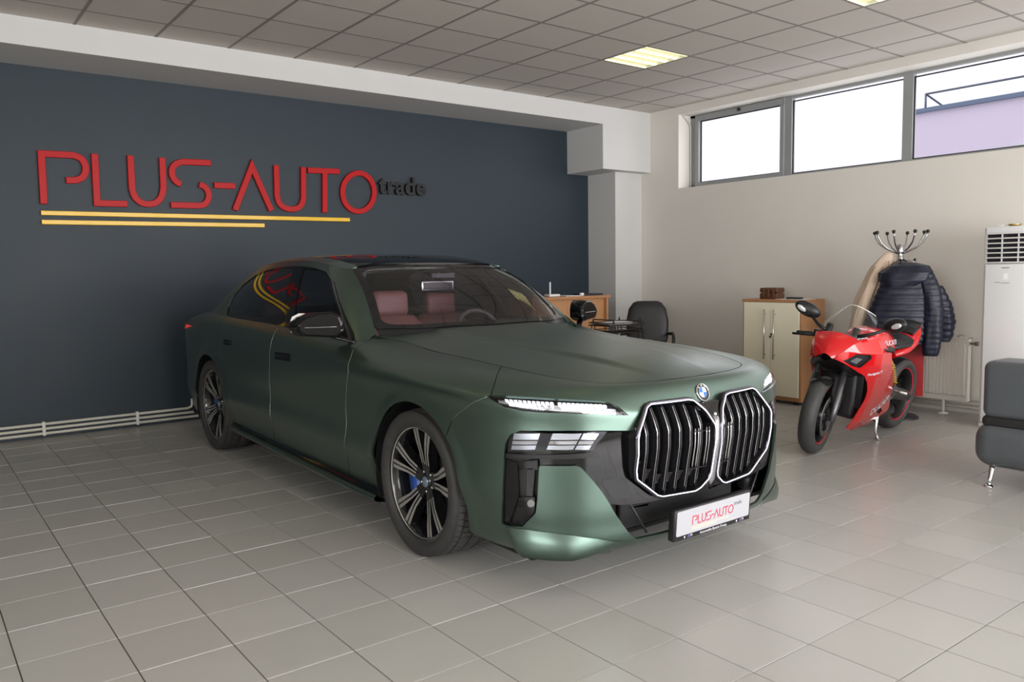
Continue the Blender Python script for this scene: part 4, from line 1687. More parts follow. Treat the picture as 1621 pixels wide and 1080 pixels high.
M_kf = mat('grille_frame_metal', (0.11, 0.105, 0.125), 0.18, metal=1.0)
M_slat = mat('grille_slat_black', (0.012, 0.012, 0.014), 0.12, coat=0.5)
for sx, lab in ((-1, None), (1, None)):
    gr = MB().tube([(sx*x, K(x, z)+.002, z) for x, z in KR], .0082, 10, closed=True).build('grille_frame', M_kf, CAR)
    cen = KA.mean(0)
    inn = [tuple(cen+(np.array(p)-cen)*(1-.004/np.linalg.norm(np.array(p)-cen))) for p in KR]
    MB().tube([(sx*x, K(x, z)-.0065, z) for x, z in inn], .0026, 8, closed=True).build('light_ring', M_ring, gr)
    # black bowl behind
    b = MB()
    inn2 = [tuple(cen+(np.array(p)-cen)*.985) for p in KR]
    b.loft([[(sx*x, K(x, z), z) for x, z in inn2], [(sx*x*.99, K(x, z)+.075, z) for x, z in inn2]], closed=True, caps=False)
    me_b = MB()
    nK = len(inn2)
    cx_, cz_ = cen
    me_b.add([(sx*cx_, K(cx_, cz_)+.075, cz_)]+[(sx*x*.99, K(x, z)+.075, z) for x, z in inn2], [(0, 1+i, 1+(i+1) % nK) for i in range(nK)])
    b.v += []
    b.build('grille_shroud', M_satinb, gr)
    me_b.build('grille_backing', M_matb, gr)
    xs = [.085, .148, .211, .274, .337, .398, .445]
    for q, x in enumerate(xs):
        sp_ = k_span(x)
        if not sp_:
            continue
        z0, z1 = sp_[0]+.008, sp_[1]-.008
        zz = np.linspace(z0, z1, 18)
        rings = []
        for z in zz:
            y = K(x, z)
            bend = .018 if z < .735 else 0.018+.10*(z-.735)
            y0 = y+bend
            rings.append([(sx*(x-.0035), y0, z), (sx*(x+.0035), y0, z), (sx*(x+.012), y0+.030, z), (sx*(x+.012), y0+.052, z), (sx*(x-.012), y0+.052, z), (sx*(x-.012), y0+.030, z)])
        s_ = MB().loft(rings, smooth=False).build('grille_slat', M_slat, gr)
        e = MB()
        for dx in (-.0058, .0058):
            e.tube([(sx*(x+dx), K(x, z)+(.018 if z < .735 else .018+.10*(z-.735))+.006, z) for z in zz], .0026, 6)
        e.build('slat_edge', M_dchrome, s_)
        if q < 6:
            xm = x+.031
            za = k_span(xm)[0]
            b = MB()
            for (h0, h1) in ((max(za+.05, .455), max(za+.05, .455)+.045),):
                y = K(xm, h0)+.022
                b.add([(sx*(xm-.019), y, h1), (sx*(xm+.019), y+.004, h1+.006), (sx*(xm+.019), y+.02, h0), (sx*(xm-.019), y+.016, h0),
                       (sx*(xm-.019), y+.045, h1), (sx*(xm+.019), y+.049, h1), (sx*(xm+.019), y+.05, h0), (sx*(xm-.019), y+.05, h0)],
                      [(0, 1, 2, 3), (4, 7, 6, 5), (0, 4, 5, 1), (3, 2, 6, 7), (0, 3, 7, 4), (1, 5, 6, 2)])
            b.build('air_scoop', M_gloss, gr)
    for x in (.036, .054, .106, .126):
        sp_ = k_span(x)
        z0, z1 = max(sp_[0]+.01, .50), min(sp_[1]-.01, .69)
        MB().tube([(sx*x, K(x, z)+.02, z) for z in np.linspace(z0, z1, 8)], .0035, 6).build('fine_slat', M_dchrome, gr)
    # driving-aid panel borders
    for z in (.505, .675):
        MB().tube([(sx*x, K(x, z)+.016, z) for x in np.linspace(.03, .145, 5)], .0022, 6).build('panel_joint', M_matb, gr)
# bridge between the two grilles with its camera
br = MB()
br.loft([[(-.02, K(0, z)+.006, z), (-.012, K(0, z)-.004, z), (.012, K(0, z)-.004, z), (.02, K(0, z)+.006, z), (.02, K(0, z)+.06, z), (-.02, K(0, z)+.06, z)] for z in np.linspace(.41, .735, 14)])
bro = br.build('grille_bridge', M_dchrome, CAR)
bk_ = MB()
bk_.add([(-.10, K(.1, .79)+.012, .795), (.10, K(.1, .79)+.012, .795), (.03, K(0, .70)+.0, .705), (-.03, K(0, .70)+.0, .705), (-.10, K(.1, .79)+.07, .795), (.10, K(.1, .79)+.07, .795), (.03, K(0, .7)+.06, .705), (-.03, K(0, .7)+.06, .705)],
        [(0, 1, 2, 3), (4, 7, 6, 5), (0, 4, 5, 1), (3, 2, 6, 7), (0, 3, 7, 4), (1, 5, 6, 2)])
bk_.build('bridge_cap', M_gloss, bro)
MB().sphere((0, K(0, .74)+.004, .742), .010, 14, 8).build('front_camera', M_chrome, bro)
# roundel on the nose
pN, nN = BODY.ev(np.array([0.001]), np.array([BODY.px(1111, 622)[1]]))
aN, vN = 0.0, BODY.xz(-.002, .832)[1]
pN, nN = BODY.ev(np.array([0.0]), np.array([vN]))
zc_ = Vector((0, nN[0][1], nN[0][2])).normalized()
xc_ = Vector((1, 0, 0))
yc_ = zc_.cross(xc_)
RM = Matrix.Translation((0, pN[0][1], pN[0][2])) @ Matrix((xc_, yc_, zc_)).transposed().to_4x4()
rd_ = MB().lathe([(0, .006), (.036, .006), (.041, .004), (.042, 0)], 40, RM).build('badge', M_satinb, CAR)
MB().lathe([(.0385, .0065), (.0405, .0085), (.042, .0065), (.042, .002)], 40, RM).build('badge_rim', M_chrome, rd_)
MB().lathe([(.0235, .0062), (.0243, .0075), (.0252, .0062)], 36, RM).build('badge_inner_rim', M_chrome, rd_)
M_bw = mat('badge_white', (0.85, 0.85, 0.86), 0.25)
M_bb = mat('badge_blue', (0.03, 0.16, 0.55), 0.25)
for k in range(4):
    pts = [(0, 0)]+[(.0236*math.cos(math.radians(90*k+9*i)), .0236*math.sin(math.radians(90*k+9*i))) for i in range(11)]
    MB().prism(pts, .006, .0072, 'z', M=RM).build('badge_quarter', M_bw if k % 2 == 0 else M_bb, rd_)
for ch, ang in (('B', 128), ('M', 90), ('W', 52)):
    a = math.radians(ang)
    text_obj('badge_letter', ch, .0135, M_bw, RM @ Matrix.Translation((.0315*math.cos(a), .0315*math.sin(a), .0066)) @ Matrix.Rotation(a-PI/2, 4, 'Z'), rd_, depth=.0003)

# ---- number plate with dealer lettering
PY = -1.062
PM = Matrix.Translation((0.0, PY, .272)) @ Matrix.Rotation(math.radians(4), 4, 'X')
pf = MB().rbox(-.272, .272, -.006, .03, -.076, .070, .006, 2, PM).build('plate_frame', M_satinb, CAR)
pl_ = MB().prism(rrect(-.258, .258, -.052, .062, .008), -.0085, -.004, 'y', M=PM).build('number_plate', mat('white_plate', srgb(176, 176, 182), 0.5), pf)
pl_['label'] = 'white dealer plate with red PLUS-AUTO lettering'
WSG = [  # sign strokes reused at plate size
    [A_(151, 522), A_(128, 117)]+smooth2([A_(385, 130), A_(450, 158), A_(482, 215), A_(482, 268), A_(455, 312), A_(405, 331)], 3)+[A_(328, 331)],
    [A_(556, 118), A_(577, 515), A_(820, 521)],
    [A_(843, 132)]+smooth2([A_(856, 395), A_(880, 465), A_(930, 510), A_(990, 523), A_(1050, 510), A_(1092, 465), A_(1109, 395)], 3)+[A_(1098, 150)],
    [A_(1488, 192)]+smooth2([A_(1270, 183), A_(1210, 200), A_(1178, 243), A_(1183, 300), A_(1213, 343), A_(1252, 363)], 3),
    smooth2([A_(1396, 364), A_(1440, 385), A_(1470, 430), A_(1468, 482), A_(1438, 525), A_(1385, 535)], 3)+[A_(1168, 530)],
    [(339, 293.3), (372.5, 294.6)],
    [B_(145, 463), B_(265, 150), B_(405, 467)],
    [B_(438, 142)]+smooth2([B_(445, 365), B_(462, 415), B_(500, 446), B_(545, 456), B_(595, 446), B_(624, 412), B_(633, 365)], 3)+[B_(632, 155)],
    [B_(663, 178), B_(890, 187)], [B_(785, 196), B_(785, 480)], _oc[:-1]+[_oc[0], _oc[1]]]
ps = .0895
M_pred = mat('plate_red_ink', srgb(190, 30, 60), 0.4)
for st in WSG:
    q = [((wall2d(p)[0]+.002)*ps-.008, (wall2d(p)[1]-.42)*ps+.008) for p in st]
    MB().prism(stroke_poly(q, .0046), -.0092, -.0084, 'y', M=PM).build('plate_lettering', M_pred, pl_)
for (x0, x1, z) in ((-.155, .105, -.027), (-.155, .02, -.036)):
    MB().box(x0, x1, -.0090, -.0084, z-.0014, z+.0014, PM).build('plate_underline', mat('plate_pale_yellow', srgb(236, 222, 170), 0.4), pl_)
text_obj('plate_lettering', 'trade', .027, mat('plate_grey_ink', srgb(70, 70, 80), .4), PM @ Matrix.Translation((.168, -.0088, .028)) @ Matrix.Rotation(PI/2, 4, 'X'), pl_, depth=.0002)
M_wink = mat('white_ink', srgb(225, 225, 235), .4)
text_obj('frame_lettering', 'Automobile Bavaria Group', .0175, M_wink, PM @ Matrix.Translation((0, -.0066, -.0645)) @ Matrix.Rotation(PI/2, 4, 'X'), pf, depth=.0002)
for sx in (-1, 1):
    MB().lathe([(0, .0005), (.005, .0005)], 14, PM @ Matrix.Translation((sx*.185-.015, -.0064, -.0635)) @ Matrix.Rotation(PI/2, 4, 'X')).build('frame_emblem', M_wink, pf)
    for k, cc in enumerate(((60, 150, 220), (40, 50, 140), (210, 40, 60))):
        x = sx*.185+.006+k*.0042
        MB().prism([(x, -.070), (x+.0035, -.070), (x+.0075, -.057), (x+.004, -.057)], -.0067, -.0060, 'y', M=PM).build('frame_stripe', mat('stripe_%d' % k, srgb(*cc), .4), pf)
    text_obj('frame_lettering', 'M', .018, M_wink, PM @ Matrix.Translation((sx*.185+.031, -.0066, -.0635)) @ Matrix.Rotation(PI/2, 4, 'X'), pf, depth=.0002)

# ---- door mirrors
M_mirb = mat('black_mirror_shell', (0.004, 0.004, 0.0045), 0.10, spec=0.35)
for sx in (-1, 1):
    def mp(x, y, z):
        return (sx*x, y, z)
    prof = [(-1, .10), (-.88, .70), (-.55, 1.0), (.10, .96), (.62, .62), (1, .0), (.86, -.45), (.72, -.80), (-.62, -1.0), (-.96, -.65)]
    prof = round_poly([(p[0], p[1]) for p in prof], .22, 3)
    def ring(s, y, dz=0.0):
        out = []
        for (u, w_) in prof:
            x = 1.035-u*.128*s*-1.0
            z = 1.118+w_*.073*s+dz
            out.append(mp(x, y+.42*(x-1.035), z))
        return out
    rings = [ring(.80, .872), ring(.90, .875), ring(.97, .884), ring(1.0, .90), ring(1.0, .985), ring(.98, 1.005)]
    mo = MB().loft(rings).build('door_mirror', M_mirb, CAR)
    # lower satin half and bright dividing line
    low = []
    for s, y in ((.82, .868), (.93, .872), (1.0, .882), (1.03, .90), (1.03, .98)):
        low.append([mp(1.035+u*.128*s, y+.42*(u*.128*s), 1.118+min(w_, -.12)*.073*s) for (u, w_) in prof])
    MB().loft(low).build('mirror_lower_shell', M_mirb, mo)
    MB().tube([mp(1.035+u*.128, .880+.42*u*.128-.016*(1-u*u), 1.106) for u in np.linspace(-.98, .98, 9)], .0028, 6).build('mirror_trim', M_dchrome, mo)
    MB().prism([(u*.118, w_*.064) for u, w_ in prof], 0, .003, 'y', M=Matrix.Translation(mp(1.035, 1.006, 1.118)) @ Matrix.Rotation(sx*.40, 4, 'Z')).build('mirror_glass', M_chrome, mo)
    arm = [mp(.97, .90, 1.052), mp(.93, .87, 1.040), mp(.89, .83, 1.026), mp(.86, .79, 1.012)]
    MB().tube(arm, [.020, .022, .020, .016], 10, flat=.55).build('mirror_arm', M_gloss, mo)

# ---- wheels
def tread_blocks(r, w_):
    b = MB()
    nB = 66
    ribs = [(-.48, -.30), (-.26, -.03), (.03, .26), (.30, .48)]
    for k in range(nB):
        for q, (u0, u1) in enumerate(ribs):
            sh = .5*(q % 2)
            a0 = 2*PI*(k+sh)/nB
            a1 = a0+2*PI/nB*.80
            sk_ = .25*2*PI/nB*(1 if q < 2 else -1)
            vs = []
            for rr in (r-.006, r):
                for (a, u) in ((a0, u0), (a0+sk_, u1), (a1+sk_, u1), (a1, u0)):
                    dr = .010*max(0, abs(u)-.36)/.12
                    vs.append((u*w_, (rr-dr)*math.cos(a), (rr-dr)*math.sin(a)))
            b.add(vs, [(4, 5, 6, 7), (0, 1, 5, 4), (1, 2, 6, 5), (2, 3, 7, 6), (3, 0, 4, 7)])
    return b


TM = Matrix.Rotation(PI/2, 4, 'Y')   # lathe axis z -> x
R_T = .367


def make_wheel():
    """axis along x, outer face towards -x"""
    w_ = .262
    prof = [(.283, -w_*.40), (.292, -w_*.47), (.318, -w_*.515), (.340, -w_*.505), (.356, -w_*.475), (.361, -w_*.44), (.361, w_*.44), (.356, w_*.475), (.340, w_*.505), (.318, w_*.515), (.283, w_*.42)]
    out = []
    ty = MB().lathe([(r, h) for r, h in prof], 72, TM).mesh('tyre', M_tyre)
    tr = tread_blocks(R_T, w_*.94).mesh('tread', mat('dusty_tread_rubber', (0.055, 0.054, 0.052), 0.7, noise=.2, nscale=20), fix=False)
    rimp = [(.287, -.108), (.284, -.112), (.278, -.108), (.266, -.098), (.262, -.06), (.25, -.02), (.245, .06), (.262, .10), (.287, .112)]
    rim = MB().lathe([(r, h) for r, h in rimp], 72, TM).mesh('rim', M_blackw)
    lip = MB().lathe([(.287, -.1085), (.2855, -.1125), (.279, -.1085), (.2725, -.1045)], 72, TM).mesh('rim_edge', M_cut)
    sp, fc = [], []
    def place(b, ang):
        return b
    th0 = math.radians(84)
    for k in range(5):
        th = th0+k*2*PI/5
        # unit vectors in the wheel plane: forward (-y) = 0 deg, up = 90 deg
        er = np.array([0, -math.cos(th), math.sin(th)])
        et = np.array([0, math.sin(th), math.cos(th)])
        bb, ff = MB(), MB()
        for sgn in (-1, 1):
            path = [(.040, .014), (.09, .019), (.150, .026), (.205, .041), (.276, .060)]
            wid = [.018, .018, .019, .024, .028]
            xf = [-.062, -.070, -.083, -.093, -.101]
            rings = []
            for (r, o_), wd_, x in zip(path, wid, xf):
                c = er*r+et*o_*sgn
                rings.append([tuple(c-et*wd_*.9+[x, 0, 0]), tuple(c+et*wd_*.9+[x, 0, 0]), tuple(c+et*wd_*1.2+[x+.045, 0, 0]), tuple(c-et*wd_*1.2+[x+.045, 0, 0])])
            bb.loft(rings, smooth=False)
            # machined strips along both edges of each spoke, wider near the rim
            for e_, (wa, wb) in ((sgn, (.30, .95)), (-sgn, (.55, .9))):
                rg = []
                for j, ((r, o_), wd_, x) in enumerate(zip(path, wid, xf)):
                    if j == 0:
                        continue
                    c = er*r+et*o_*sgn
                    if e_ == sgn:
                        lo, hi = (.15, .90) if r > .2 else (.25, .88)
                    else:
                        lo, hi = (-.88, -.20) if r > .2 else (-.85, -.35)
                    lo, hi = lo*sgn*wd_, hi*sgn*wd_
                    rg.append([tuple(c+et*lo+[x-.0008, 0, 0]), tuple(c+et*hi+[x-.0008, 0, 0])])
                vs = [p for q in rg for p in q]
                ff.add(vs, [(2*i, 2*i+1, 2*i+3, 2*i+2) for i in range(len(rg)-1)])
        sp.append(bb.mesh('spoke', M_blackw))
        fc.append(ff.mesh('spoke_face', M_cut))
    hub = MB().lathe([(0, -.070), (.030, -.070), (.036, -.066), (.040, -.05), (.062, -.058), (.068, -.05), (.068, -.02)], 40, TM).mesh('hub', M_blackw)
    cap = MB().lathe([(0, -.0735), (.024, -.0735), (.027, -.070)], 30, TM).mesh('centre_cap', mat('cap_blue_grey', (0.25, 0.33, 0.42), 0.2, metal=0.6))
    bolts = MB()
    for k in range(5):
        a = th0+PI/5+k*2*PI/5
        M_ = Matrix.Translation((0, -.052*math.cos(a), .052*math.sin(a))) @ TM
        bolts.lathe([(0, -.064), (.008, -.064), (.009, -.05)], 10, M_)
    bolts = bolts.mesh('wheel_bolts', M_dchrome)
    disc = MB().lathe([(.08, -.008), (.185, -.008), (.187, 0), (.185, .012), (.08, .012)], 48, TM).mesh('brake_disc', mat('brake_steel', (0.30, 0.30, 0.31), 0.35, metal=1.0))
    return dict(tyre=ty, tread=tr, rim=rim, lip=lip, sp=sp, fc=fc, hub=hub, cap=cap, bolts=bolts, disc=disc)


WH = make_wheel()


def put_wheel(x, y, side, spin):
    wb = bpy.data.objects.new('wheel', WH['tyre'])
    COL.objects.link(wb)
    wb.name = 'wheel'
    wb.parent = CAR
    wb.location = (x, y, R_T)
    wb.rotation_euler = (spin, 0, 0) if side < 0 else (spin, 0, PI)
    for nm in ('tread', 'rim', 'lip', 'hub', 'cap', 'bolts', 'disc'):
        o = link(WH[nm].name, WH[nm], None, wb)
        if nm == 'tread':
            o['kind'] = 'stuff'
    for s_, f_ in zip(WH['sp'], WH['fc']):
        link('spoke', s_, None, wb)
        link('spoke_face', f_, None, wb)
    cal = MB()
    cal.loft([[(dx, -rr*math.cos(a), rr*math.sin(a)) for (dx, rr) in ((-.045, .12), (-.045, .20), (.03, .205), (.03, .115))] for a in np.linspace(PI-.5, PI+.5, 8)])
    c = cal.build('brake_caliper', mat('blue_caliper', (0.02, 0.08, 0.35), 0.3), wb)
    return wb


XW = .828
put_wheel(-XW, WC_F[0], -1, 0)
put_wheel(-XW, WC_R[0], -1, .35)
put_wheel(XW, WC_F[0], 1, .2)
put_wheel(XW, WC_R[0], 1, .5)

# ---- cabin
MB().box(-.80, .80, .70, 3.7, .22, .30).build('cabin_floor', M_cabin, CAR)
ds = MB()
ds.loft([[(x, y, z) for x, z in ((-.76, zl), (-.74, zt), (-.3, zt+.012), (0, zt+.015), (.3, zt+.012), (.74, zt), (.76, zl))] for (y, zl, zt) in ((.72, .8, .985), (.9, .8, 1.0), (1.08, .75, 1.0), (1.18, .7, .96), (1.22, .6, .85))], closed=False, caps=False)
dash = ds.build('dashboard', M_cabin, CAR)
MB().rbox(-.02, .62, 1.02, 1.045, .96, 1.075, .012, 2).build('curved_display', M_gloss, dash)
for sx in (-1, 1):
    MB().rbox(min(sx*.80, sx*.86), max(sx*.80, sx*.86), .85, 3.5, .3, 1.02, .02).build('door_lining', M_leatherd, CAR)


def soft(name, x0, x1, y0, y1, z0, z1, r, m, parent, tilt=0.0):
    M_ = Matrix.Translation(((x0+x1)/2, (y0+y1)/2, z0)) @ Matrix.Rotation(tilt, 4, 'X') @ Matrix.Translation((-(x0+x1)/2, -(y0+y1)/2, -z0))
    o = MB().rbox(x0, x1, y0, y1, z0, z1, r, 4, M_).build(name, m, parent)
    return o


for sx in (-1, 1):
    cx0 = sx*.385+(.03 if sx < 0 else 0)
    # the passenger seat is slid right forward, the driver's seat is in its normal place
    dy, dz = (-.56, .035) if sx < 0 else (0.0, 0.0)
    st = soft('front_seat', cx0-.26, cx0+.26, 1.28+dy*.6, 1.80+dy*.6, .42, .60, .07, M_leather, CAR)
    rings = []
    for (z, hw, y0, dp) in ((.52, .25, 1.74, .16), (.70, .265, 1.77, .15), (.90, .265, 1.815, .13), (1.02, .235, 1.845, .11), (1.09, .17, 1.865, .09)):
        rings.append([(cx0+hw*c, y0+dy+dp/2*s_, z+dz) for (c, s_) in [(math.copysign(abs(math.cos(t))**.5, math.cos(t)), math.copysign(abs(math.sin(t))**.6, math.sin(t))) for t in np.linspace(0, 2*PI, 24, endpoint=False)]])
    MB().loft(rings).build('backrest', M_leather, st)
    soft('backrest_insert', cx0-.15, cx0+.15, 1.655+dy, 1.72+dy, .58+dz, .98+dz, .03, M_leather, st, -.12)
    soft('headrest', cx0-.135, cx0+.135, 1.82+dy, 1.92+dy, 1.08+dz, 1.255+dz, .045, M_leather, st, -.05)
    soft('seat_shell', cx0-.235, cx0+.235, 1.90+dy, 1.96+dy, .5+dz, 1.07+dz, .03, M_leatherd, st, -.08)
    MB().tube([(cx0-.255, 1.79+dy, .80+dz), (cx0-.25, 1.83+dy, .98+dz), (cx0-.20, 1.85+dy, 1.07+dz)], .006, 6).build('seat_trim', M_chrome, st)
    soft('rear_seat', min(sx*.04, sx*.74), max(sx*.04, sx*.74), 2.45, 3.0, .42, .58, .07, M_leather, CAR)
    soft('rear_backrest', min(sx*.05, sx*.72), max(sx*.05, sx*.72), 2.98, 3.14, .55, 1.06, .06, M_leather, CAR, -.22)
    soft('rear_headrest', sx*.40-.14, sx*.40+.14, 3.10, 3.18, 1.05, 1.20, .04, M_leather, CAR, -.1)
soft('centre_console', -.11, .11, 1.1, 2.2, .3, .66, .03, M_leatherd, CAR)
MB().box(-.78, .78, 3.15, 3.6, 1.02, 1.04).build('rear_shelf', M_leatherd, CAR)
sw = MB().tube([(.19*math.cos(t), 0, .19*math.sin(t)) for t in np.linspace(0, 2*PI, 40, endpoint=False)], .016, 10, closed=True)
SWM = Matrix.Translation((.39, 1.33, .955)) @ Matrix.Rotation(-.42, 4, 'X')
swo = MB()
swo.v = [tuple(SWM @ Vector(p)) for p in sw.v]
swo.f, swo.sm = sw.f, sw.sm
sto = swo.build('steering_wheel', M_dchrome if False else mat('steering_leather', srgb(70, 66, 68), .4), CAR)
MB().rbox(-.06, .06, -.02, .02, -.05, .05, .02, 3, SWM).build('wheel_hub', M_cabin, sto)
for a in (0, PI, -PI/2):
    MB().tube([SWM @ Vector((.05*math.cos(a), 0, .05*math.sin(a))), SWM @ Vector((.185*math.cos(a), 0, .185*math.sin(a)))], .016, 8, flat=.5).build('wheel_spoke', M_dchrome, sto)
# headlining, mirror
me_h = sheet_mesh('headlining', roof_ev, [(-.56, 1.40), (.56, 1.40), (.60, 2.0), (.58, 2.9), (.48, 3.1), (-.48, 3.1), (-.58, 2.9), (-.60, 2.0)], m=M_headl, off=-.045, thick=0, gap=0, sp=.1)
link('headlining', me_h, None, CAR)
im = MB().rbox(-.125, .125, 1.275, 1.30, 1.285, 1.345, .012, 3).build('interior_mirror', M_satinb, CAR)
MB().rbox(-.127, .127, 1.268, 1.276, 1.283, 1.347, .003, 2).build('mirror_frame', M_dchrome, im)
MB().rbox(-.116, .116, 1.264, 1.27, 1.291, 1.339, .003, 2).build('mirror_back', M_satinb, im)
MB().tube([(0, 1.29, 1.345), (0, 1.26, 1.41)], .012, 8).build('mirror_stalk', M_satinb, im)
# windscreen sticker
sk_px = [GLASS.px(826, 459), GLASS.px(836, 453), GLASS.px(850, 460), GLASS.px(841, 464)]
stk = sheet_mesh('windscreen_sticker', GLASS.ev, sk_px, m=mat('green_white_sticker', srgb(150, 190, 180), .5), off=-.006, thick=0, gap=0, sp=.02)
link('windscreen_sticker', stk, None, CAR)

# pale tubes along the shut lines: the highlight on the film edges, modelled in
M_edge = mat('pale_edge_highlight', (0.42, 0.46, 0.42), 0.3, metal=0.6)


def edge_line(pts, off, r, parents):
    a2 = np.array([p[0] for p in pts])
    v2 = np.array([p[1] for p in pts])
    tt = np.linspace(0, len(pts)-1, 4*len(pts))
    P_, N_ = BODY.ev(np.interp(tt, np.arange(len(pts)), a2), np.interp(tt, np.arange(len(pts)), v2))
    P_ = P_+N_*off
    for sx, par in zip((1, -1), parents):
        MB().tube([(sx*p[0], p[1], p[2]) for p in P_], r, 5).build('edge_highlight', M_edge, par)


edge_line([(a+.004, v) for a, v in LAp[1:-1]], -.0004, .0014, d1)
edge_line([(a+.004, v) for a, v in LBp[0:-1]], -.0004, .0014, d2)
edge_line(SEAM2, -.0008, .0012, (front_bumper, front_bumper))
# ================================================================== FURNITURE ALONG THE WALLS
M_oak = mat('warm_oak_laminate', srgb(186, 138, 98), 0.45, noise=0.18, nscale=3.0, stretch=(14, 14, 1.2))
M_oakd = mat('oak_laminate_edge', srgb(176, 128, 90), 0.45, noise=0.15, nscale=4.0, stretch=(1.2, 12, 12))
M_cream = mat('cream_gloss_door', srgb(236, 230, 206), 0.35, noise=0.01)
M_steel = mat('brushed_steel', (0.62, 0.62, 0.63), 0.3, metal=1.0)
M_blackp = mat('black_plastic', (0.02, 0.02, 0.021), 0.5)
M_blackl = mat('black_leather', (0.022, 0.022, 0.024), 0.42, noise=0.1, nscale=20, bump=0.1, bscale=140)

# ---- two-door cabinet
cx0, cx1, cy0, cy1, cz = 7.20, 7.62, 4.665, 5.375, 1.075
cab_ = thing('office_cabinet', 'oak-sided office cabinet with two cream doors and long steel handles', 'cabinet', (cx0, cy0, 0))
Wc, Hc = cy1-cy0, cz
MB().box(0.02, cx1-cx0, 0, .02, .035, Hc).build('side_panel', M_oak, cab_)
MB().box(0.02, cx1-cx0, Wc-.02, Wc, .035, Hc).build('side_panel', M_oak, cab_)
bevelled(MB().box(0, cx1-cx0, -.004, Wc+.004, Hc-.026, Hc).build('top_panel', M_oakd, cab_), .002)
MB().box(0.018, cx1-cx0, .02, Wc-.02, .035, .075).build('bottom_panel', M_oakd, cab_)
MB().box(cx1-cx0-.012, cx1-cx0, .02, Wc-.02, .05, Hc-.03).build('back_panel', M_oak, cab_)
for y in (.04, Wc-.10):
    for x in (.04, cx1-cx0-.1):
        MB().box(x, x+.06, y, y+.06, 0, .036).build('foot', M_blackp, cab_)
for k in range(2):
    y0 = .022+k*(Wc-.044)/2+.0015
    y1 = y0+(Wc-.044)/2-.003
    dr = bevelled(MB().box(0.0, .018, y0, y1, .078, Hc-.03).build('door', M_cream, cab_), .002)
    hy = (y1-.055) if k == 0 else (y0+.055)
    hd = MB().tube([(-.034, hy, Hc-.10), (-.034, hy, Hc-.62)], .007, 10)
    hd.tube([(-.034, hy, Hc-.15), (0.002, hy, Hc-.15)], .005, 8)
    hd.tube([(-.034, hy, Hc-.57), (0.002, hy, Hc-.57)], .005, 8)
    hd.build('door_handle', M_steel, dr)
    if k == 0:
        lk = MB().lathe([(0, .012), (.009, .012), (.011, 0)], 16, Matrix.Translation((0, y1-.012, Hc-.36)) @ Matrix.Rotation(-PI/2, 4, 'Y'))
        lk.rbox(-.03, -.012, y1-.020, y1-.004, Hc-.395, Hc-.372, .003)
        lk.build('lock', M_blackp, dr)
# things on the cabinet
wb = thing('wooden_box', 'small dark carved wooden box on top of the cream cabinet', 'box', (7.38, 5.13, cz))
M_wal = mat('dark_carved_wood', srgb(92, 60, 38), 0.5, noise=0.25, nscale=14, bump=0.3, bscale=60)
MB().rbox(-.07, .07, -.105, .105, 0, .062, .006).build('box_body', M_wal, wb)
MB().rbox(-.073, .073, -.108, .108, .066, .118, .016, 3).build('box_lid', M_wal, wb)
for k in (-1, 0, 1):
    MB().rbox(-.078, -.068, k*.06-.014, k*.06+.014, .02, .10, .004).build('carved_ornament', M_wal, wb)
tag(MB().rbox(7.33, 7.40, 4.77, 4.93, cz, cz+.022, .006).build('black_case', M_blackp), 'slim black case lying on the cream cabinet beside the wooden box', 'case')
tag(MB().prism([(7.27, 4.72), (7.52, 4.70), (7.54, 5.02), (7.29, 5.03)], cz, cz+.003, 'z').build('paper_sheet', mat('white_paper', srgb(236, 236, 236), .7)), 'white paper sheet lying under the slim black case', 'paper')

# ---- radiator
M_rad = mat('white_enamel', srgb(232, 230, 222), 0.35)
RX, RY0, RY1, RZ0, RZ1 = 7.80, 3.335, 4.335, .135, .728
rad = thing('radiator', 'white ribbed panel radiator on the wall behind the motorcycle', 'radiator', (RX, RY0, 0))
Lr = RY1-RY0
bevelled(MB().box(.012, .020, 0, Lr, RZ0, RZ1).build('front_panel', M_rad, rad), .002)
MB().box(.085, .093, 0, Lr, RZ0, RZ1).build('back_panel', M_rad, rad)
MB().box(.008, .096, 0, .006, RZ0, RZ1).build('side_cover', M_rad, rad)
MB().box(.008, .096, Lr-.006, Lr, RZ0, RZ1).build('side_cover', M_rad, rad)
tg = MB()
tg.box(.008, .096, 0, Lr, RZ1-.006, RZ1+.002)
tg.build('top_grille', M_rad, rad)
rib = MB().loft([[(.012, y, z) for y in (-.017,)]+[(.002, -.009, z), (.002, .009, z), (.012, .017, z)] for z in (0, .01)], closed=False, caps=False)
rib = MB()
prof_ = [(-.016, .012), (-.009, 0.0), (.009, 0.0), (.016, .012)]
za, zb_ = RZ0+.045, RZ1-.045
vs = []
for (z, k) in ((za, 0), (za+.018, 1), (zb_-.018, 1), (zb_, 0)):
    for (y, x) in prof_:
        vs.append((.012-(.012-x)*k, y, z))
fs = []
for i in range(3):
    for j in range(3):
        fs.append((4*i+j, 4*i+j+1, 4*i+4+j+1, 4*i+4+j))
rib_me = MB().add(vs, fs).mesh('rib', M_rad)
nr_ = 29
for k in range(nr_):
    link('rib', rib_me, None, rad, (0, .03+(Lr-.06)*k/(nr_-1), 0))
for y in (.22, .80):
    b = MB().tube([(.05, y, 0.006), (.05, y, RZ0+.02)], .014, 10)
    b.lathe([(0, .012), (.042, .010), (.045, .0)], 20, Matrix.Translation((.05, y, 0)))
    b.build('floor_foot', M_rad, rad)
vv = MB().tube([(.05, -.005, RZ1-.05), (.05, -.05, RZ1-.05)], .011, 8)
vv.rbox(.035, .065, -.075, -.045, RZ1-.07, RZ1-.03, .006)
vv.build('valve', mat('grey_valve', srgb(120, 116, 108), .4, metal=.5), rad)
ky = MB().tube([(.05, .10, RZ1+.002), (.04, .09, RZ1+.02), (.05, .06, RZ1+.026), (.055, .04, RZ1+.012)], .006, 8)
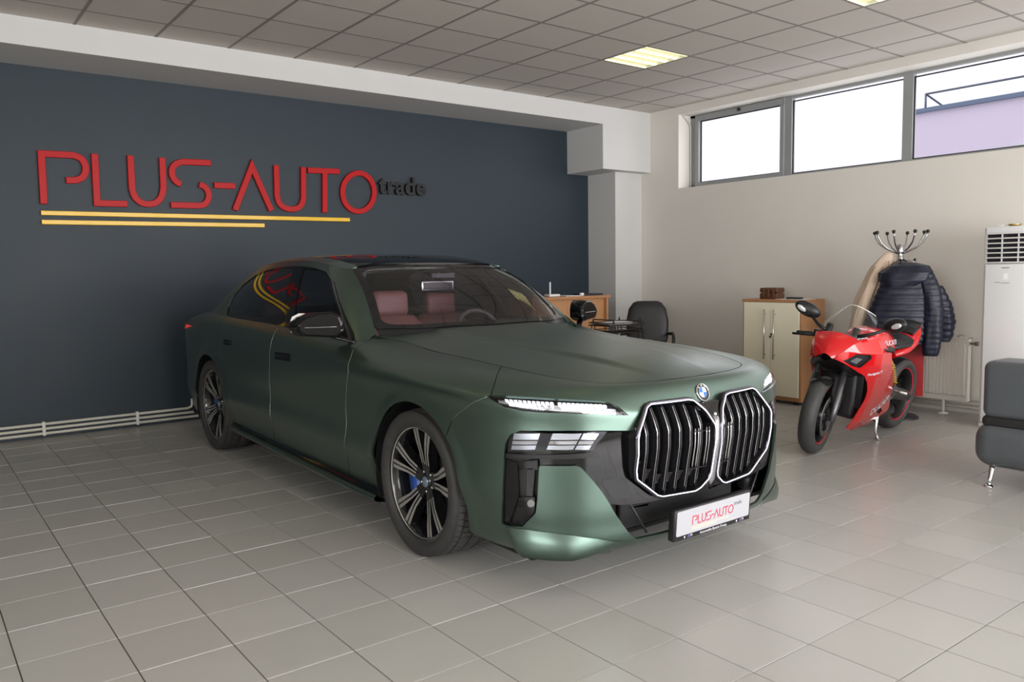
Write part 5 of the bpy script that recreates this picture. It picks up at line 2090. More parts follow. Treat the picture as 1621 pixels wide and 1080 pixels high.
tag(ky.sphere((RX*0+.05, .10, RZ1+.012), .012).build('small_bracket', M_steel, None, (RX, RY0, 0)), 'small metal bracket lying on top of the white radiator', 'bracket')
for k, (z, lab) in enumerate(((.055, 'lowest grey pipe along the right wall under the radiator'), (.095, 'middle grey pipe along the right wall under the radiator'), (.135, 'top grey pipe along the right wall under the radiator'))):
    tag(MB().tube([(XR-.035, 3.0, z), (XR-.035, 4.75, z)], .013, 10).build('heating_pipe', mat('grey_painted_pipe', srgb(176, 172, 160), .45)), lab, 'pipe', 'heating pipes on right wall')

# ---- floor-standing air conditioner
AX, AY0, AY1 = 7.40, 2.55, 3.065
ac = thing('air_conditioner', 'tall white floor-standing air conditioner with louvred outlet beside the radiator', 'air conditioner', (AX, AY0, 0))
M_acw = mat('white_ac_plastic', srgb(226, 226, 224), 0.3)
M_acf = mat('white_ac_front', srgb(234, 236, 238), 0.18, coat=.4)
La = AY1-AY0
MB().rbox(.03, .36, 0, La, .03, 1.72, .012, 3).build('housing', M_acw, ac)
MB().rbox(.01, .36, .006, La-.006, 0, .035, .006).build('plinth', M_acw, ac)
MB().rbox(-.005, .04, .012, La-.022, .04, 1.405, .012, 3).build('front_panel', M_acf, ac)
MB().rbox(0, .05, .012, La-.022, 1.665, 1.715, .008, 3).build('top_fascia', M_acf, ac)
MB().box(.024, .0295, .02, La-.03, 1.41, 1.665).build('outlet_cavity', mat('dark_outlet', (.01, .01, .014), .5), ac)
for k in range(7):
    z = 1.417+k*.0405
    MB().rbox(-.004, .022, .012, La-.022, z-.006, z+.006, .003).build('outlet_louvre', M_acw, ac)
for k in range(4):
    y = La-.022-.125*(k+1)
    MB().prism([(.004, 1.412), (.023, 1.412), (.023, 1.662), (.004, 1.662)], y-.003, y+.003, 'y').build('outlet_vane', M_acw, ac)
MB().box(-.0057, -.005, La-.215, La-.155, 1.3690, 1.3755).build('printed_line', mat('grey_print', srgb(95, 98, 102), .5), ac)
dp = MB().prism(rrect(-.018, .018, 1.275, 1.325, .006), 0, .0006, 'y', M=Matrix.Translation((-.0058, La-.19, 0)) @ Matrix.Rotation(-PI/2, 4, 'Z'))
dp.build('status_display', mat('pale_display', srgb(250, 252, 252), .2), ac)
for (y, z, w_) in ((.13, 1.25, .05), (.19, 1.245, .06)):
    MB().box(-.0057, -.005, La-y-w_/2, La-y+w_/2, z-.002, z+.002).build('printed_line', mat('grey_print', srgb(95, 98, 102), .5), ac)
dsh = MB().lathe([(.0, .004), (.035, .004), (.05, .018), (.054, .016), (.038, 0), (0, 0)], 24, Matrix.Translation((7.5, 2.86, 1.72)))
tag(dsh.build('brass_dish', mat('brass', (.55, .40, .16), .25, metal=1)), 'small brass dish on top of the white air conditioner', 'dish')
tag(MB().rbox(7.46, 7.52, 2.93, 3.0, 1.72, 1.735, .004).build('white_adapter', M_acw), 'small white plastic adapter on top of the air conditioner', 'adapter')

# ---- leather sofa
M_sofa = mat('slate_grey_leather', srgb(84, 88, 92), 0.36, noise=0.06, nscale=10, bump=0.12, bscale=120)
M_sofad = mat('black_sofa_leather', srgb(42, 40, 42), 0.42, noise=0.06, nscale=10)
so = thing('leather_sofa', 'grey leather sofa with slim chrome legs in front of the air conditioner', 'sofa', (5.40, .45, 0))


def puff(x0, x1, y0, y1, z0, z1, r, seg=6, M=None):
    return MB().rbox(x0, x1, y0, y1, z0, z1, r, seg, M)


puff(-.02, .86, 0, 1.815, .125, .405, .10, 7).build('sofa_base', M_sofa, so)
puff(.02, .86, .02, 1.775, .375, .455, .035, 5).build('seat_layer', M_sofad, so)
puff(.015, .33, .03, .86, .435, .80, .055, 6).build('back_cushion', M_sofa, so)
puff(.015, .33, .87, 1.775, .435, .80, .055, 6).build('back_cushion', M_sofa, so)
puff(.30, .86, .25, .90, .43, .52, .04, 5).build('seat_cushion', M_sofa, so)
puff(.30, .86, .91, 1.56, .43, .52, .04, 5).build('seat_cushion', M_sofa, so)
puff(.20, .86, 1.56, 1.79, .40, .66, .06, 6).build('armrest', M_sofa, so)
puff(.20, .86, .02, .25, .40, .66, .06, 6).build('armrest', M_sofa, so)
for (x, y, dx) in ((.03, 1.715, .06), (.03, .10, .06), (.80, 1.715, -.05), (.80, .10, -.05)):
    b = MB().tube([(x, y, .012), (x+dx*.25, y, .05), (x+dx*.6, y, .10), (x+dx, y, .15)], [.014, .013, .016, .022], 14)
    b.lathe([(0, .014), (.018, .014), (.028, .006), (.030, 0)], 20, Matrix.Translation((x, y, 0)))
    b.build('leg', M_chrome, so)

# ---- coat stand with coats
KX, KY = 7.33, 3.74
ks = thing('coat_stand', 'chrome coat stand with curved arms and black ball ends behind the motorcycle', 'coat stand', (KX, KY, 0))
M_ball = mat('black_ball_end', (.012, .012, .012), .3)
MB().tube([(0, 0, .03), (0, 0, 1.50)], .019, 16).build('pole', M_chrome, ks)
MB().lathe([(0, .05), (.03, .045), (.16, .03), (.19, .012), (.19, 0)], 36).build('base', M_blackp, ks)
MB().lathe([(.0, 1.60), (.020, 1.60), (.030, 1.585), (.030, 1.515), (.024, 1.50), (.030, 1.49), (.030, 1.41), (.02, 1.40)], 24).build('arm_hub', M_dchrome, ks)
for k in range(8):
    a = 2*PI*k/8+.22
    c, s_ = math.cos(a), math.sin(a)
    pts = [(r*c, r*s_, z) for r, z in ((.025, 1.515), (.07, 1.535), (.13, 1.565), (.185, 1.61), (.215, 1.665), (.225, 1.70))]
    ar = MB().tube(pts, .0075, 8).build('upper_arm', M_dchrome, ks)
    MB().sphere((.226*c, .226*s_, 1.708), .0165, 12, 8).build('ball_end', M_ball, ar)
for k in range(4):
    a = 2*PI*k/4+.5
    c, s_ = math.cos(a), math.sin(a)
    ar = MB().tube([(r*c, r*s_, z) for r, z in ((.025, 1.43), (.07, 1.425), (.105, 1.435), (.12, 1.45))], .0065, 8).build('lower_hook', M_dchrome, ks)
    MB().sphere((.121*c, .121*s_, 1.455), .014, 12, 8).build('ball_end', M_ball, ar)
# view-aligned side vector at the stand (to the right as one faces the corner)
ev1 = Vector((KX, KY, 0)).normalized()
er1 = Vector((ev1.y, -ev1.x, 0))


def garment(name, label, cat, spine, m, nq=40, quilt=0.0, freq=20, parent=None, sub_=None):
    """lofted cloth tube: spine rows (z, centre offset right, half width, half depth, forward offset)"""
    P = np.array(spine, float)
    zz = np.linspace(P[0, 0], P[-1, 0], 70)
    order = np.argsort(P[:, 0])
    ip = [np.interp(zz, P[order, 0], P[order, k]) for k in range(1, 5)]
    rings = []
    for i, z in enumerate(zz):
        r_, hw, hd, fo = (q[i] for q in ip)
        q = 1+quilt*(abs(math.sin(z*freq))**.6-.6)
        ring = []
        for k in range(nq):
            t = 2*PI*k/nq
            fold = 1+.05*math.sin(5*t+z*9)+.03*math.sin(9*t-z*14)
            u = hw*q*math.copysign(abs(math.cos(t))**.8, math.cos(t))*(1 if quilt else fold)
            w_ = hd*(1+1.2*(q-1))*math.sin(t)*fold
            p = Vector((0, 0, z))+er1*(r_+u)+ev1*(w_-fo)
            ring.append(tuple(p))
        rings.append(ring)
    b = MB().loft(rings)
    if parent is None:
        return tag(b.build(name, m, None, (KX, KY, 0)), label, cat)
    return b.build(name, m, parent)


M_navy = mat('navy_quilted_nylon', srgb(23, 27, 44), 0.45, noise=0.1, nscale=14, bump=0.15, bscale=45)
M_beige = mat('beige_coat_cloth', srgb(206, 184, 164), 0.8, noise=0.06, nscale=8, bump=0.15, bscale=60)
nj = thing('puffer_jacket', 'navy quilted puffer jacket with hood hanging on the coat stand', 'jacket', (KX, KY, 0))
garment('jacket_body', None, None, [(1.33, .05, .15, .07, .12), (1.26, .04, .19, .085, .14), (1.12, .02, .225, .10, .15), (.95, 0, .26, .105, .15), (.78, -.03, .285, .105, .15), (.70, -.03, .27, .09, .15)], M_navy, quilt=.05, freq=PI/.055, parent=nj)
garment('hood', None, None, [(1.43, .06, .07, .05, .10), (1.40, .07, .16, .085, .13), (1.34, .05, .215, .10, .15), (1.27, .03, .20, .10, .17), (1.22, .0, .13, .07, .19)], M_navy, quilt=0.0, parent=nj)
garment('sleeve', None, None, [(1.33, .20, .075, .07, .14), (1.2, .245, .085, .075, .16), (1.0, .275, .085, .075, .17), (.8, .275, .08, .07, .18), (.65, .265, .072, .06, .18), (.60, .262, .06, .05, .18)], M_navy, quilt=.07, freq=PI/.05, parent=nj)
garment('sleeve', None, None, [(1.22, .28, .07, .07, .06), (1.05, .345, .085, .075, .06), (.9, .375, .085, .075, .06), (.76, .37, .07, .06, .06), (.72, .365, .05, .05, .06)], M_navy, quilt=.12, freq=PI/.058, parent=nj)
lt = MB().tube([Vector((0, 0, 1.44))+er1*.05-ev1*.10, Vector((0, 0, 1.46))+er1*.03-ev1*.07, Vector((0, 0, 1.445))+er1*.0-ev1*.05], .006, 6)
lt.build('hanging_loop', M_navy, nj)
bj = thing('beige_coat', 'long beige coat hanging on the coat stand behind the navy puffer jacket', 'coat', (KX, KY, 0))
garment('coat_body', None, None, [(1.53, -.09, .03, .025, .0), (1.48, -.115, .055, .04, .0), (1.40, -.14, .10, .045, .0), (1.25, -.175, .135, .05, 0), (1.05, -.22, .165, .06, 0), (.8, -.25, .18, .07, 0), (.5, -.27, .20, .08, 0)], M_beige, parent=bj)
garment('coat_sleeve', None, None, [(1.40, -.175, .035, .03, .05), (1.30, -.215, .05, .04, .06), (1.15, -.265, .055, .045, .07), (.98, -.315, .055, .045, .075), (.80, -.355, .05, .04, .075)], M_beige, parent=bj)
MB().tube([Vector((0, 0, z))+er1*(-.09-.12*(1.45-z))-ev1*.078 for z in np.linspace(1.45, .8, 12)], .004, 6).build('coat_edge', mat('beige_coat_seam', srgb(150, 128, 112), .8), bj)
gsc = garment('grey_scarf', 'grey scarf hanging from the coat stand above the navy hood', 'scarf', [(1.455, .03, .05, .03, .03), (1.42, .03, .10, .055, .05), (1.38, .05, .14, .07, .07), (1.30, .05, .10, .05, .08)], mat('grey_wool', srgb(112, 104, 98), .9, noise=.15, nscale=30))
rbag = thing('red_bag', 'flat red bag hanging below the navy jacket behind the motorcycle', 'bag', (KX, KY, 0))
b = MB()
for sgn in (1,):
    c = Vector((0, 0, 0))+er1*.09-ev1*.02
    bx_ = [c+er1*dx+ev1*dy for dx, dy in ((-.20, -.05), (.125, -.05), (.125, .05), (-.20, .05))]
    bx2 = [c+er1*dx+ev1*dy for dx, dy in ((-.17, -.03), (.14, -.03), (.14, .03), (-.17, .03))]
    b.loft([[Vector((p.x, p.y, .215)) for p in bx_], [Vector((p.x, p.y, .5)) for p in bx_], [Vector((p.x, p.y, .86)) for p in bx2]], smooth=False)
b.build('bag_body', mat('dark_red_fabric', srgb(150, 14, 22), .5, noise=.1, nscale=6), rbag)
MB().tube([Vector((0, 0, .86))+er1*.02, Vector((0, 0, 1.2))+er1*.06, Vector((0, 0, 1.44))+er1*.04], .008, 6).build('bag_strap', mat('dark_red_fabric', srgb(150, 14, 22), .5), rbag)

# ---- reception desk, work table, trays, swivel chair in the far corner
rdk = thing('reception_desk', 'oak reception counter in the far corner before the dark wall', 'desk', (5.5, 6.85, 0))
bevelled(MB().box(-.02, 1.165, -.02, .42, 1.085, 1.115).build('counter_top', M_oakd, rdk), .002)
MB().box(1.12, 1.145, 0, .40, 0, 1.085).build('side_panel', M_oak, rdk)
MB().box(0, .025, 0, .40, 0, 1.085).build('side_panel', M_oak, rdk)
MB().box(.025, 1.12, .05, .075, 0, 1.085).build('front_panel', M_oak, rdk)
MB().box(.025, 1.12, .10, .40, .55, .575).build('shelf', M_oak, rdk)
tag(MB().rbox(6.33, 6.64, 6.93, 7.12, 1.115, 1.135, .004).build('document_folder', mat('navy_folder', srgb(40, 46, 62), .5)), 'dark folder lying on the oak reception counter', 'folder')
tag(MB().prism([(6.05, 6.92), (6.26, 6.90), (6.28, 7.18), (6.07, 7.2)], 1.115, 1.121, 'z').build('paper_stack', mat('white_paper', srgb(236, 236, 236), .7)), 'loose white papers on the oak reception counter', 'paper')
tag(MB().lathe([(0, 0), (.026, 0), (.028, .03), (.024, .034), (0, .034)], 18, Matrix.Translation((6.30, 6.93, 1.115))).build('white_cup', mat('white_porcelain', srgb(240, 240, 240), .3)), 'small white cup beside the dark folder on the reception counter', 'cup')
rtx = thing('wifi_router', 'small white router with upright antenna on the oak reception counter', 'router', (5.93, 7.02, 1.115))
MB().rbox(-.08, .08, -.05, .05, 0, .028, .008).build('router_body', mat('white_plastic', srgb(230, 232, 234), .4), rtx)
MB().rbox(-.009, .009, .03, .045, .02, .165, .004).build('antenna', mat('white_plastic', srgb(230, 232, 234), .4), rtx)
tb = thing('work_table', 'oak work table with black wire letter trays in the far corner', 'table', (5.0, 5.72, 0))
bevelled(MB().box(0, 1.18, 0, .66, .655, .68).build('table_top', M_oakd, tb), .002)
for x in (.02, 1.13):
    MB().box(x, x+.025, .03, .63, 0, .655).build('table_leg_panel', M_oak, tb)
MB().box(.045, 1.13, .55, .57, .35, .655).build('modesty_panel', M_oak, tb)
tr_ = thing('letter_tray', 'stacked black wire letter trays on the oak work table', 'tray', (5.66, 5.82, .682))
M_wire = mat('black_wire', (.015, .015, .016), .4)
for k in range(2):
    z = .085+k*.075
    b = MB()
    b.tube([(0, 0, z), (.50, 0, z), (.50, .30, z), (0, .30, z)], .006, 6, closed=True)
    b.tube([(0, 0, z+.026), (.50, 0, z+.026), (.50, .30, z+.026), (0, .30, z+.026)], .005, 6, closed=True)
    for q in range(9):
        b.tube([(.03+q*.055, 0, z), (.03+q*.055, .30, z)], .003, 5)
    b.build('wire_tray', M_wire, tr_)
for x in (.06, .44):
    for y in (0, .30):
        MB().tube([(x-.03, y, 0.006), (x-.02, y, .15), (x, y, .22), (x+.02, y, .15), (x+.05, y, 0.006)], .006, 6).build('tray_support', M_wire, tr_)
MB().tube([(.06, 0, .218), (.06, .30, .218)], .006, 6).build('tray_support', M_wire, tr_)
MB().rbox(.04, .44, .03, .27, .163, .175, .002).build('tray_insert', M_dchrome, tr_)
tag(MB().box(5.78, 6.03, 5.86, 6.05, .858, .872).build('paper_in_tray', mat('white_paper', srgb(236, 236, 236), .7)), 'white papers lying in the black letter trays', 'paper')
ch = thing('office_chair', 'black leather swivel office chair at the work table', 'chair', (6.72, 6.30, 0), -.82)
MB().rbox(-.24, .24, -.22, .26, .42, .53, .05, 4).build('seat', M_blackl, ch)
rings = []
for (z, hw, d) in ((.50, .20, .05), (.60, .235, .06), (.80, .245, .06), (.95, .215, .055), (1.02, .165, .045), (1.04, .12, .03)):
    rings.append([(hw*math.copysign(abs(math.cos(t))**.45, math.cos(t)), .27+(z-.5)*.12+d*math.sin(t)-.25*(hw*math.cos(t))**2, z) for t in np.linspace(0, 2*PI, 28, endpoint=False)])
MB().loft(rings).build('backrest', M_blackl, ch)
MB().rbox(-.155, .155, .235, .31, .80, 1.035, .03, 4, Matrix.Rotation(-.06, 4, 'X')).build('head_cushion', M_blackl, ch)
for sx in (-1, 1):
    MB().tube([(sx*.25, -.10, .47), (sx*.29, -.10, .60), (sx*.29, -.05, .66), (sx*.29, .18, .67), (sx*.25, .28, .66)], .018, 10).build('armrest', M_blackp, ch)
MB().tube([(0, 0, .08), (0, 0, .42)], .025, 12).build('gas_lift', M_blackp, ch)
for k in range(5):
    a = 2*PI*k/5
    ft = MB().tube([(0, 0, .10), (.30*math.cos(a), .30*math.sin(a), .07)], [.03, .016], 8).build('star_leg', M_blackp, ch)
    MB().lathe([(0, -.02), (.027, -.02), (.027, .02), (0, .02)], 14, Matrix.Translation((.30*math.cos(a), .30*math.sin(a), .028)) @ Matrix.Rotation(a, 4, 'Z') @ Matrix.Rotation(PI/2, 4, 'X')).build('caster', M_blackp, ft)
# ================================================================== SPORTS MOTORCYCLE (local: x forward from the rear axle, y to its left, z up)
BR, BF = Vector((6.815, 3.565, 0)), Vector((5.45, 3.425, 0))
hd_ = math.atan2((BF-BR).y, (BF-BR).x)
BK = thing('sports_motorcycle', 'red faired sports motorcycle leaning on its side stand beside the cabinet', 'motorcycle', tuple(BR))
BK.rotation_euler = (-.16, 0, hd_)
BK.rotation_mode = 'XYZ'
BK.matrix_world = Matrix.Translation(BR) @ Matrix.Rotation(hd_, 4, 'Z') @ Matrix.Rotation(-.16, 4, 'X')
M_bred = mat('gloss_red_fairing', (0.62, 0.006, 0.010), 0.16, coat=0.8, coat_rough=0.04)
M_bblk = mat('black_bike_plastic', (.014, .014, .015), .38)
M_fork = mat('grey_fork_leg', (.16, .16, .17), .35, metal=.8)
M_eng = mat('dark_engine_metal', (.09, .09, .095), .4, metal=.8, noise=.2, nscale=20)
M_gold = mat('gold_shock', (.55, .36, .08), .3, metal=.9)
M_bgl = glassmat('clear_screen', (.86, .88, .88), 1.5)
M_btyre = mat('bike_tyre_rubber', (.05, .05, .05), .55, noise=.2, nscale=30, bump=.15, bscale=40)
WB_ = (BF-BR).length
RF, RR = .300, .318


def bike_wheel(name, x, r, tw, steer=0.0, disc_r=.16):
    M_ = Matrix.Translation((x, 0, r)) @ Matrix.Rotation(steer, 4, 'Z') @ Matrix.Rotation(PI/2, 4, 'X')
    prof = [(r-.085, -tw*.36), (r-.062, -tw*.49), (r-.035, -tw*.47), (r-.012, -tw*.30), (r, 0), (r-.012, tw*.30), (r-.035, tw*.47), (r-.062, tw*.49), (r-.085, tw*.36)]
    w_ = MB().lathe(prof, 48, M_).build(name, M_btyre, BK)
    MB().lathe([(r-.078, -tw*.37), (r-.088, -tw*.40), (r-.100, -tw*.30), (r-.112, -tw*.1), (r-.112, tw*.1), (r-.100, tw*.30), (r-.088, tw*.40), (r-.078, tw*.37)], 48, M_).build('rim', M_bblk, w_)
    for sy in (-1, 1):
        MB().lathe([(r-.086, sy*tw*.405), (r-.093, sy*tw*.385)], 48, M_).build('rim_stripe', mat('rim_red_stripe', (.6, .01, .03), .4), w_)
    for k in range(5):
        a = 2*PI*k/5+.3
        b = MB()
        for da in (-.16, .16):
            b.tube([M_ @ Vector((.03*math.cos(a), .03*math.sin(a), 0)), M_ @ Vector((.10*math.cos(a+da*.3), .10*math.sin(a+da*.3), tw*.1)), M_ @ Vector(((r-.10)*math.cos(a+da), (r-.10)*math.sin(a+da), tw*.12))], [.016, .013, .012], 8)
        b.build('spoke', M_bblk, w_)
    MB().lathe([(0, -.05), (.03, -.05), (.035, 0), (.03, .05), (0, .05)], 20, M_).build('hub', M_eng, w_)
    for sy in ((-1, 1) if name == 'front_wheel' else (1,)):
        MB().lathe([(disc_r-.045, sy*.062), (disc_r, sy*.062), (disc_r, sy*.067), (disc_r-.045, sy*.067)], 40, M_, closed=True).build('brake_disc', M_fork, w_)
        cr = MB()
        for k in range(6):
            a = 2*PI*k/6
            cr.tube([M_ @ Vector((.035*math.cos(a), .035*math.sin(a), sy*.055)), M_ @ Vector(((disc_r-.04)*math.cos(a+.25), (disc_r-.04)*math.sin(a+.25), sy*.064))], .006, 6)
        cr.build('disc_carrier', M_bblk, w_)
    return w_


STEER = .16
bike_wheel('front_wheel', WB_, RF, .122, STEER, .155)
bike_wheel('rear_wheel', 0, RR, .178, 0, .11)

# fork, brakes, mudguard (turn with the bars)
SM = Matrix.Translation((WB_, 0, 0)) @ Matrix.Rotation(STEER, 4, 'Z') @ Matrix.Translation((-WB_, 0, 0))


def S3(x, y, z):
    return SM @ Vector((x, y, z))


for sy in (-1, 1):
    fk = MB().tube([S3(WB_, sy*.10, .27), S3(WB_-.035, sy*.10, .36), S3(WB_-.20, sy*.10, .72)], [.026, .027, .026], 14).build('fork_leg', M_fork, BK)
    MB().tube([S3(WB_-.16, sy*.10, .63), S3(WB_-.33, sy*.10, 1.0)], .028, 14).build('fork_tube', M_bblk, fk)
    MB().rbox(-.035, .035, -.03, .03, -.07, .07, .015, 3, SM @ Matrix.Translation((WB_-.115, sy*.088, .42)) @ Matrix.Rotation(-.5, 4, 'Y')).build('brake_caliper', M_eng, fk)
    # side blade of the mudguard, beside the tyre
    gd = MB().prism([(WB_-.19, .62), (WB_-.05, .63), (WB_+.02, .52), (WB_-.03, .40), (WB_-.10, .36), (WB_-.15, .47)], sy*.075, sy*.083, 'y', M=SM)
    gd.build('mudguard_blade', M_bblk, BK)
mg = []
for t in np.linspace(1.25, 2.55, 14):
    ring = []
    for q in np.linspace(-1, 1, 9):
        rr = RF+.018-.035*abs(q)**2.2
        ring.append(S3(WB_+rr*math.cos(t), q*.078, RF+rr*math.sin(t)))
    mg.append(ring)
MB().loft(mg, closed=False, caps=False).build('front_mudguard', M_bblk, BK)


# fairing skin as height field y(x, z)
def fy(x, z):
    x = np.asarray(x, float)
    z = np.asarray(z, float)
    nose = np.clip((1.378-x)/.34, 0, 1)**.50
    up = np.interp(z, [.15, .25, .45, .62, .75, .86, .95, 1.02], [.105, .165, .215, .240, .262, .258, .205, .12])
    back = np.interp(x, [.40, .62, .80, 1.0], [.80, .92, 1.0, 1.0])
    return .012+up*nose*back


def fev(sgn):
    def f(x, z):
        x = np.asarray(x, float)
        z = np.asarray(z, float)
        e = 2e-3
        y = fy(x, z)
        dx = (fy(x+e, z)-fy(x-e, z))/(2*e)
        dz = (fy(x, z+e)-fy(x, z-e))/(2*e)
        N = np.stack([-dx, np.ones_like(dx), -dz], -1)
        N /= np.linalg.norm(N, axis=-1, keepdims=True)
        P = np.stack([x, y*sgn, z], -1)
        N[:, 1] *= sgn
        return P, N
    return f


def spl(pts, n=4):
    return smooth2(pts+[pts[0]], n)[:-1]


UPPER = [(1.365, .800), (1.338, .862), (1.285, .918), (1.18, .955), (1.06, .968), (.97, .945), (.90, .885), (.86, .80), (.83, .72), (.92, .66), (1.06, .655), (1.16, .665), (1.22, .70), (1.30, .755)]
LIGHT = [(1.325, .792), (1.25, .850), (1.135, .848), (1.12, .825), (1.21, .738), (1.27, .752)]
LOWER = [(1.16, .665), (1.06, .655), (.92, .66), (.83, .72), (.74, .66), (.66, .58), (.60, .46), (.52, .36), (.44, .285), (.47, .235), (.62, .195), (.82, .165), (1.02, .16), (1.13, .19), (1.115, .30), (1.09, .42), (1.09, .52), (1.115, .60)]
INTAKE = [(.80, .30), (.66, .255), (.60, .27), (.70, .32)]
for sy in (1, -1):
    up_ = link('upper_fairing', sheet_mesh('upper_fairing', fev(sy), UPPER, holes=[LIGHT], m=M_bred, sp=.025, thick=.006, gap=.001), None, BK)
    link('headlamp', sheet_mesh('headlamp', fev(sy), inset(LIGHT, -.006), m=M_bblk, sp=.03, off=-.022, thick=0, gap=0), None, BK)
    link('headlamp_lens', sheet_mesh('headlamp_lens', fev(sy), inset([(1.28, .79), (1.235, .822), (1.19, .812), (1.235, .768)], 0.0), m=M_refl, sp=.03, off=-.012, thick=.004, gap=0), None, up_)
    lo_ = link('lower_fairing', sheet_mesh('lower_fairing', fev(sy), LOWER, holes=[INTAKE], m=M_bred, sp=.025, thick=.006, gap=.001), None, BK)
    link('fairing_vent', sheet_mesh('fairing_vent', fev(sy), inset(INTAKE, -.005), m=M_bblk, sp=.03, off=-.012, thick=0, gap=0), None, lo_)
    # lettering on the belly, running up to the rear
    tm = text_mesh('DUCATI', .085, 0.0, 'CENTER', .002)
    vs_ = np.array([tuple(v.co) for v in tm.vertices])
    ca, sa = math.cos(.30), math.sin(.30)
    xx = .745+(vs_[:, 0]*ca-vs_[:, 1]*sa)*(-1)*sy*sy
    zz = .345+(vs_[:, 0]*sa+vs_[:, 1]*ca)
    if sy < 0:
        xx = .745+(vs_[:, 0]*ca+vs_[:, 1]*sa)
        zz = .345+(-vs_[:, 0]*sa+vs_[:, 1]*ca)
    P_, N_ = fev(sy)(xx, zz)
    P_ = P_+N_*.0015
    for v, p in zip(tm.vertices, P_):
        v.co = p
    tm.materials.clear()
    tm.materials.append(M_wink)
    link('belly_lettering', tm, None, lo_)
    tm = text_mesh('Panigale V2', .032, 0.0, 'CENTER', .0008)
    vs_ = np.array([tuple(v.co) for v in tm.vertices])
    xx = 1.06-vs_[:, 0]*sy
    zz = .69+vs_[:, 1]+(xx-1.06)*-.22
    P_, N_ = fev(sy)(xx, zz)
    P_ = P_+N_*.0015
    for v, p in zip(tm.vertices, P_):
        v.co = p
    tm.materials.clear()
    tm.materials.append(M_wink)
    link('small_lettering', tm, None, up_)
# nose cap joining both halves above the lamps, and inner black cowl
cap_ = []
for (x, z) in ((1.375, .795), (1.345, .858), (1.292, .912), (1.225, .945)):
    hw = float(fy(np.array([x-.004]), np.array([z]))[0])
    cap_.append([(x+.014*(1-q*q), q*hw*1.02, z+.008+.028*(1-abs(q)**1.6)) for q in np.linspace(-1.12, 1.12, 15)])
MB().loft(cap_, closed=False, caps=False).build('nose_fairing', M_bred, BK)
bel = []
for (x, z) in ((1.375, .795), (1.29, .745), (1.21, .69), (1.15, .655)):
    hw = float(fy(np.array([x-.004]), np.array([z]))[0])
    bel.append([(x, q*hw, z-.02*(1-abs(q)**2)) for q in np.linspace(-1, 1, 9)])
MB().loft(bel, closed=False, caps=False).build('nose_underside', M_bblk, BK)
MB().rbox(.50, 1.06, -.135, .135, .24, .66, .05, 4).build('engine_block', M_eng, BK)
MB().rbox(.98, 1.05, -.17, .17, .34, .64, .01, 2).build('water_radiator', M_bblk, BK)
MB().rbox(.62, 1.18, -.13, .13, .62, .84, .04, 4).build('frame_beam', M_bblk, BK)
# clear screen
scr = []
for (x, z, hw, dz) in ((1.275, .930, .14, .0), (1.23, .975, .18, .012), (1.155, 1.045, .18, .03), (1.085, 1.105, .155, .04), (1.045, 1.13, .12, .045)):
    scr.append([(x-.11*abs(q)**2.0, q*hw*1.05, z+dz*(1-abs(q)**2)-.02*abs(q)**2) for q in np.linspace(-1, 1, 17)])
sc2 = MB().loft(scr, closed=False, caps=False).build('clear_windscreen', M_bgl, BK)
MB().tube([p for p in scr[-1]], .003, 6).build('screen_edge', mat('screen_edge', (.75, .75, .72), .2), sc2)
MB().rbox(1.00, 1.21, -.14, .14, .86, .952, .03, 3).build('instrument_cowl', M_bblk, BK)
# tank
tk = []
for (x, hw, z0, z1) in ((.34, .055, .78, .83), (.40, .10, .75, .875), (.52, .135, .72, .945), (.66, .155, .72, .985), (.80, .150, .74, .985), (.90, .115, .78, .95), (.95, .06, .82, .90)):
    zm, hz = (z0+z1)/2, (z1-z0)/2
    tk.append([(x, hw*math.copysign(abs(math.cos(t))**.7, math.cos(t)), zm+hz*math.copysign(abs(math.sin(t))**.75, math.sin(t))) for t in np.linspace(0, 2*PI, 28, endpoint=False)])
tko = MB().loft(tk).build('fuel_tank', M_bred, BK)
tm = text_obj('tank_lettering', 'DUCATI', .055, M_wink, Matrix.Translation((.66, .158, .885)) @ Matrix.Rotation(PI, 4, 'Z') @ Matrix.Rotation(PI/2-.25, 4, 'X'), tko, depth=.001)
# seat and tail
MB().loft([[(x, hw*math.cos(t), zc+hz*math.sin(t)) for t in np.linspace(0, 2*PI, 20, endpoint=False)] for (x, hw, zc, hz) in ((.42, .08, .80, .03), (.32, .125, .815, .04), (.18, .145, .825, .04), (.04, .125, .85, .045), (-.01, .10, .875, .04))]).build('rider_seat', M_bblk, BK)
tail = []
for (x, hw, zc, hz) in ((.36, .10, .73, .045), (.20, .145, .775, .055), (.04, .15, .83, .065), (-.10, .125, .89, .06), (-.22, .085, .935, .045), (-.30, .04, .955, .02)):
    tail.append([(x, hw*math.copysign(abs(math.cos(t))**.8, math.cos(t)), zc+hz*math.sin(t)) for t in np.linspace(0, 2*PI, 24, endpoint=False)])
MB().loft(tail).build('tail_fairing', M_bred, BK)
MB().loft([[(x, hw*math.cos(t), zc+hz*math.sin(t)) for t in np.linspace(0, 2*PI, 16, endpoint=False)] for (x, hw, zc, hz) in ((.03, .10, .90, .02), (-.08, .105, .945, .025), (-.2, .08, .975, .02), (-.25, .04, .98, .012))]).build('pillion_seat', M_bblk, BK)
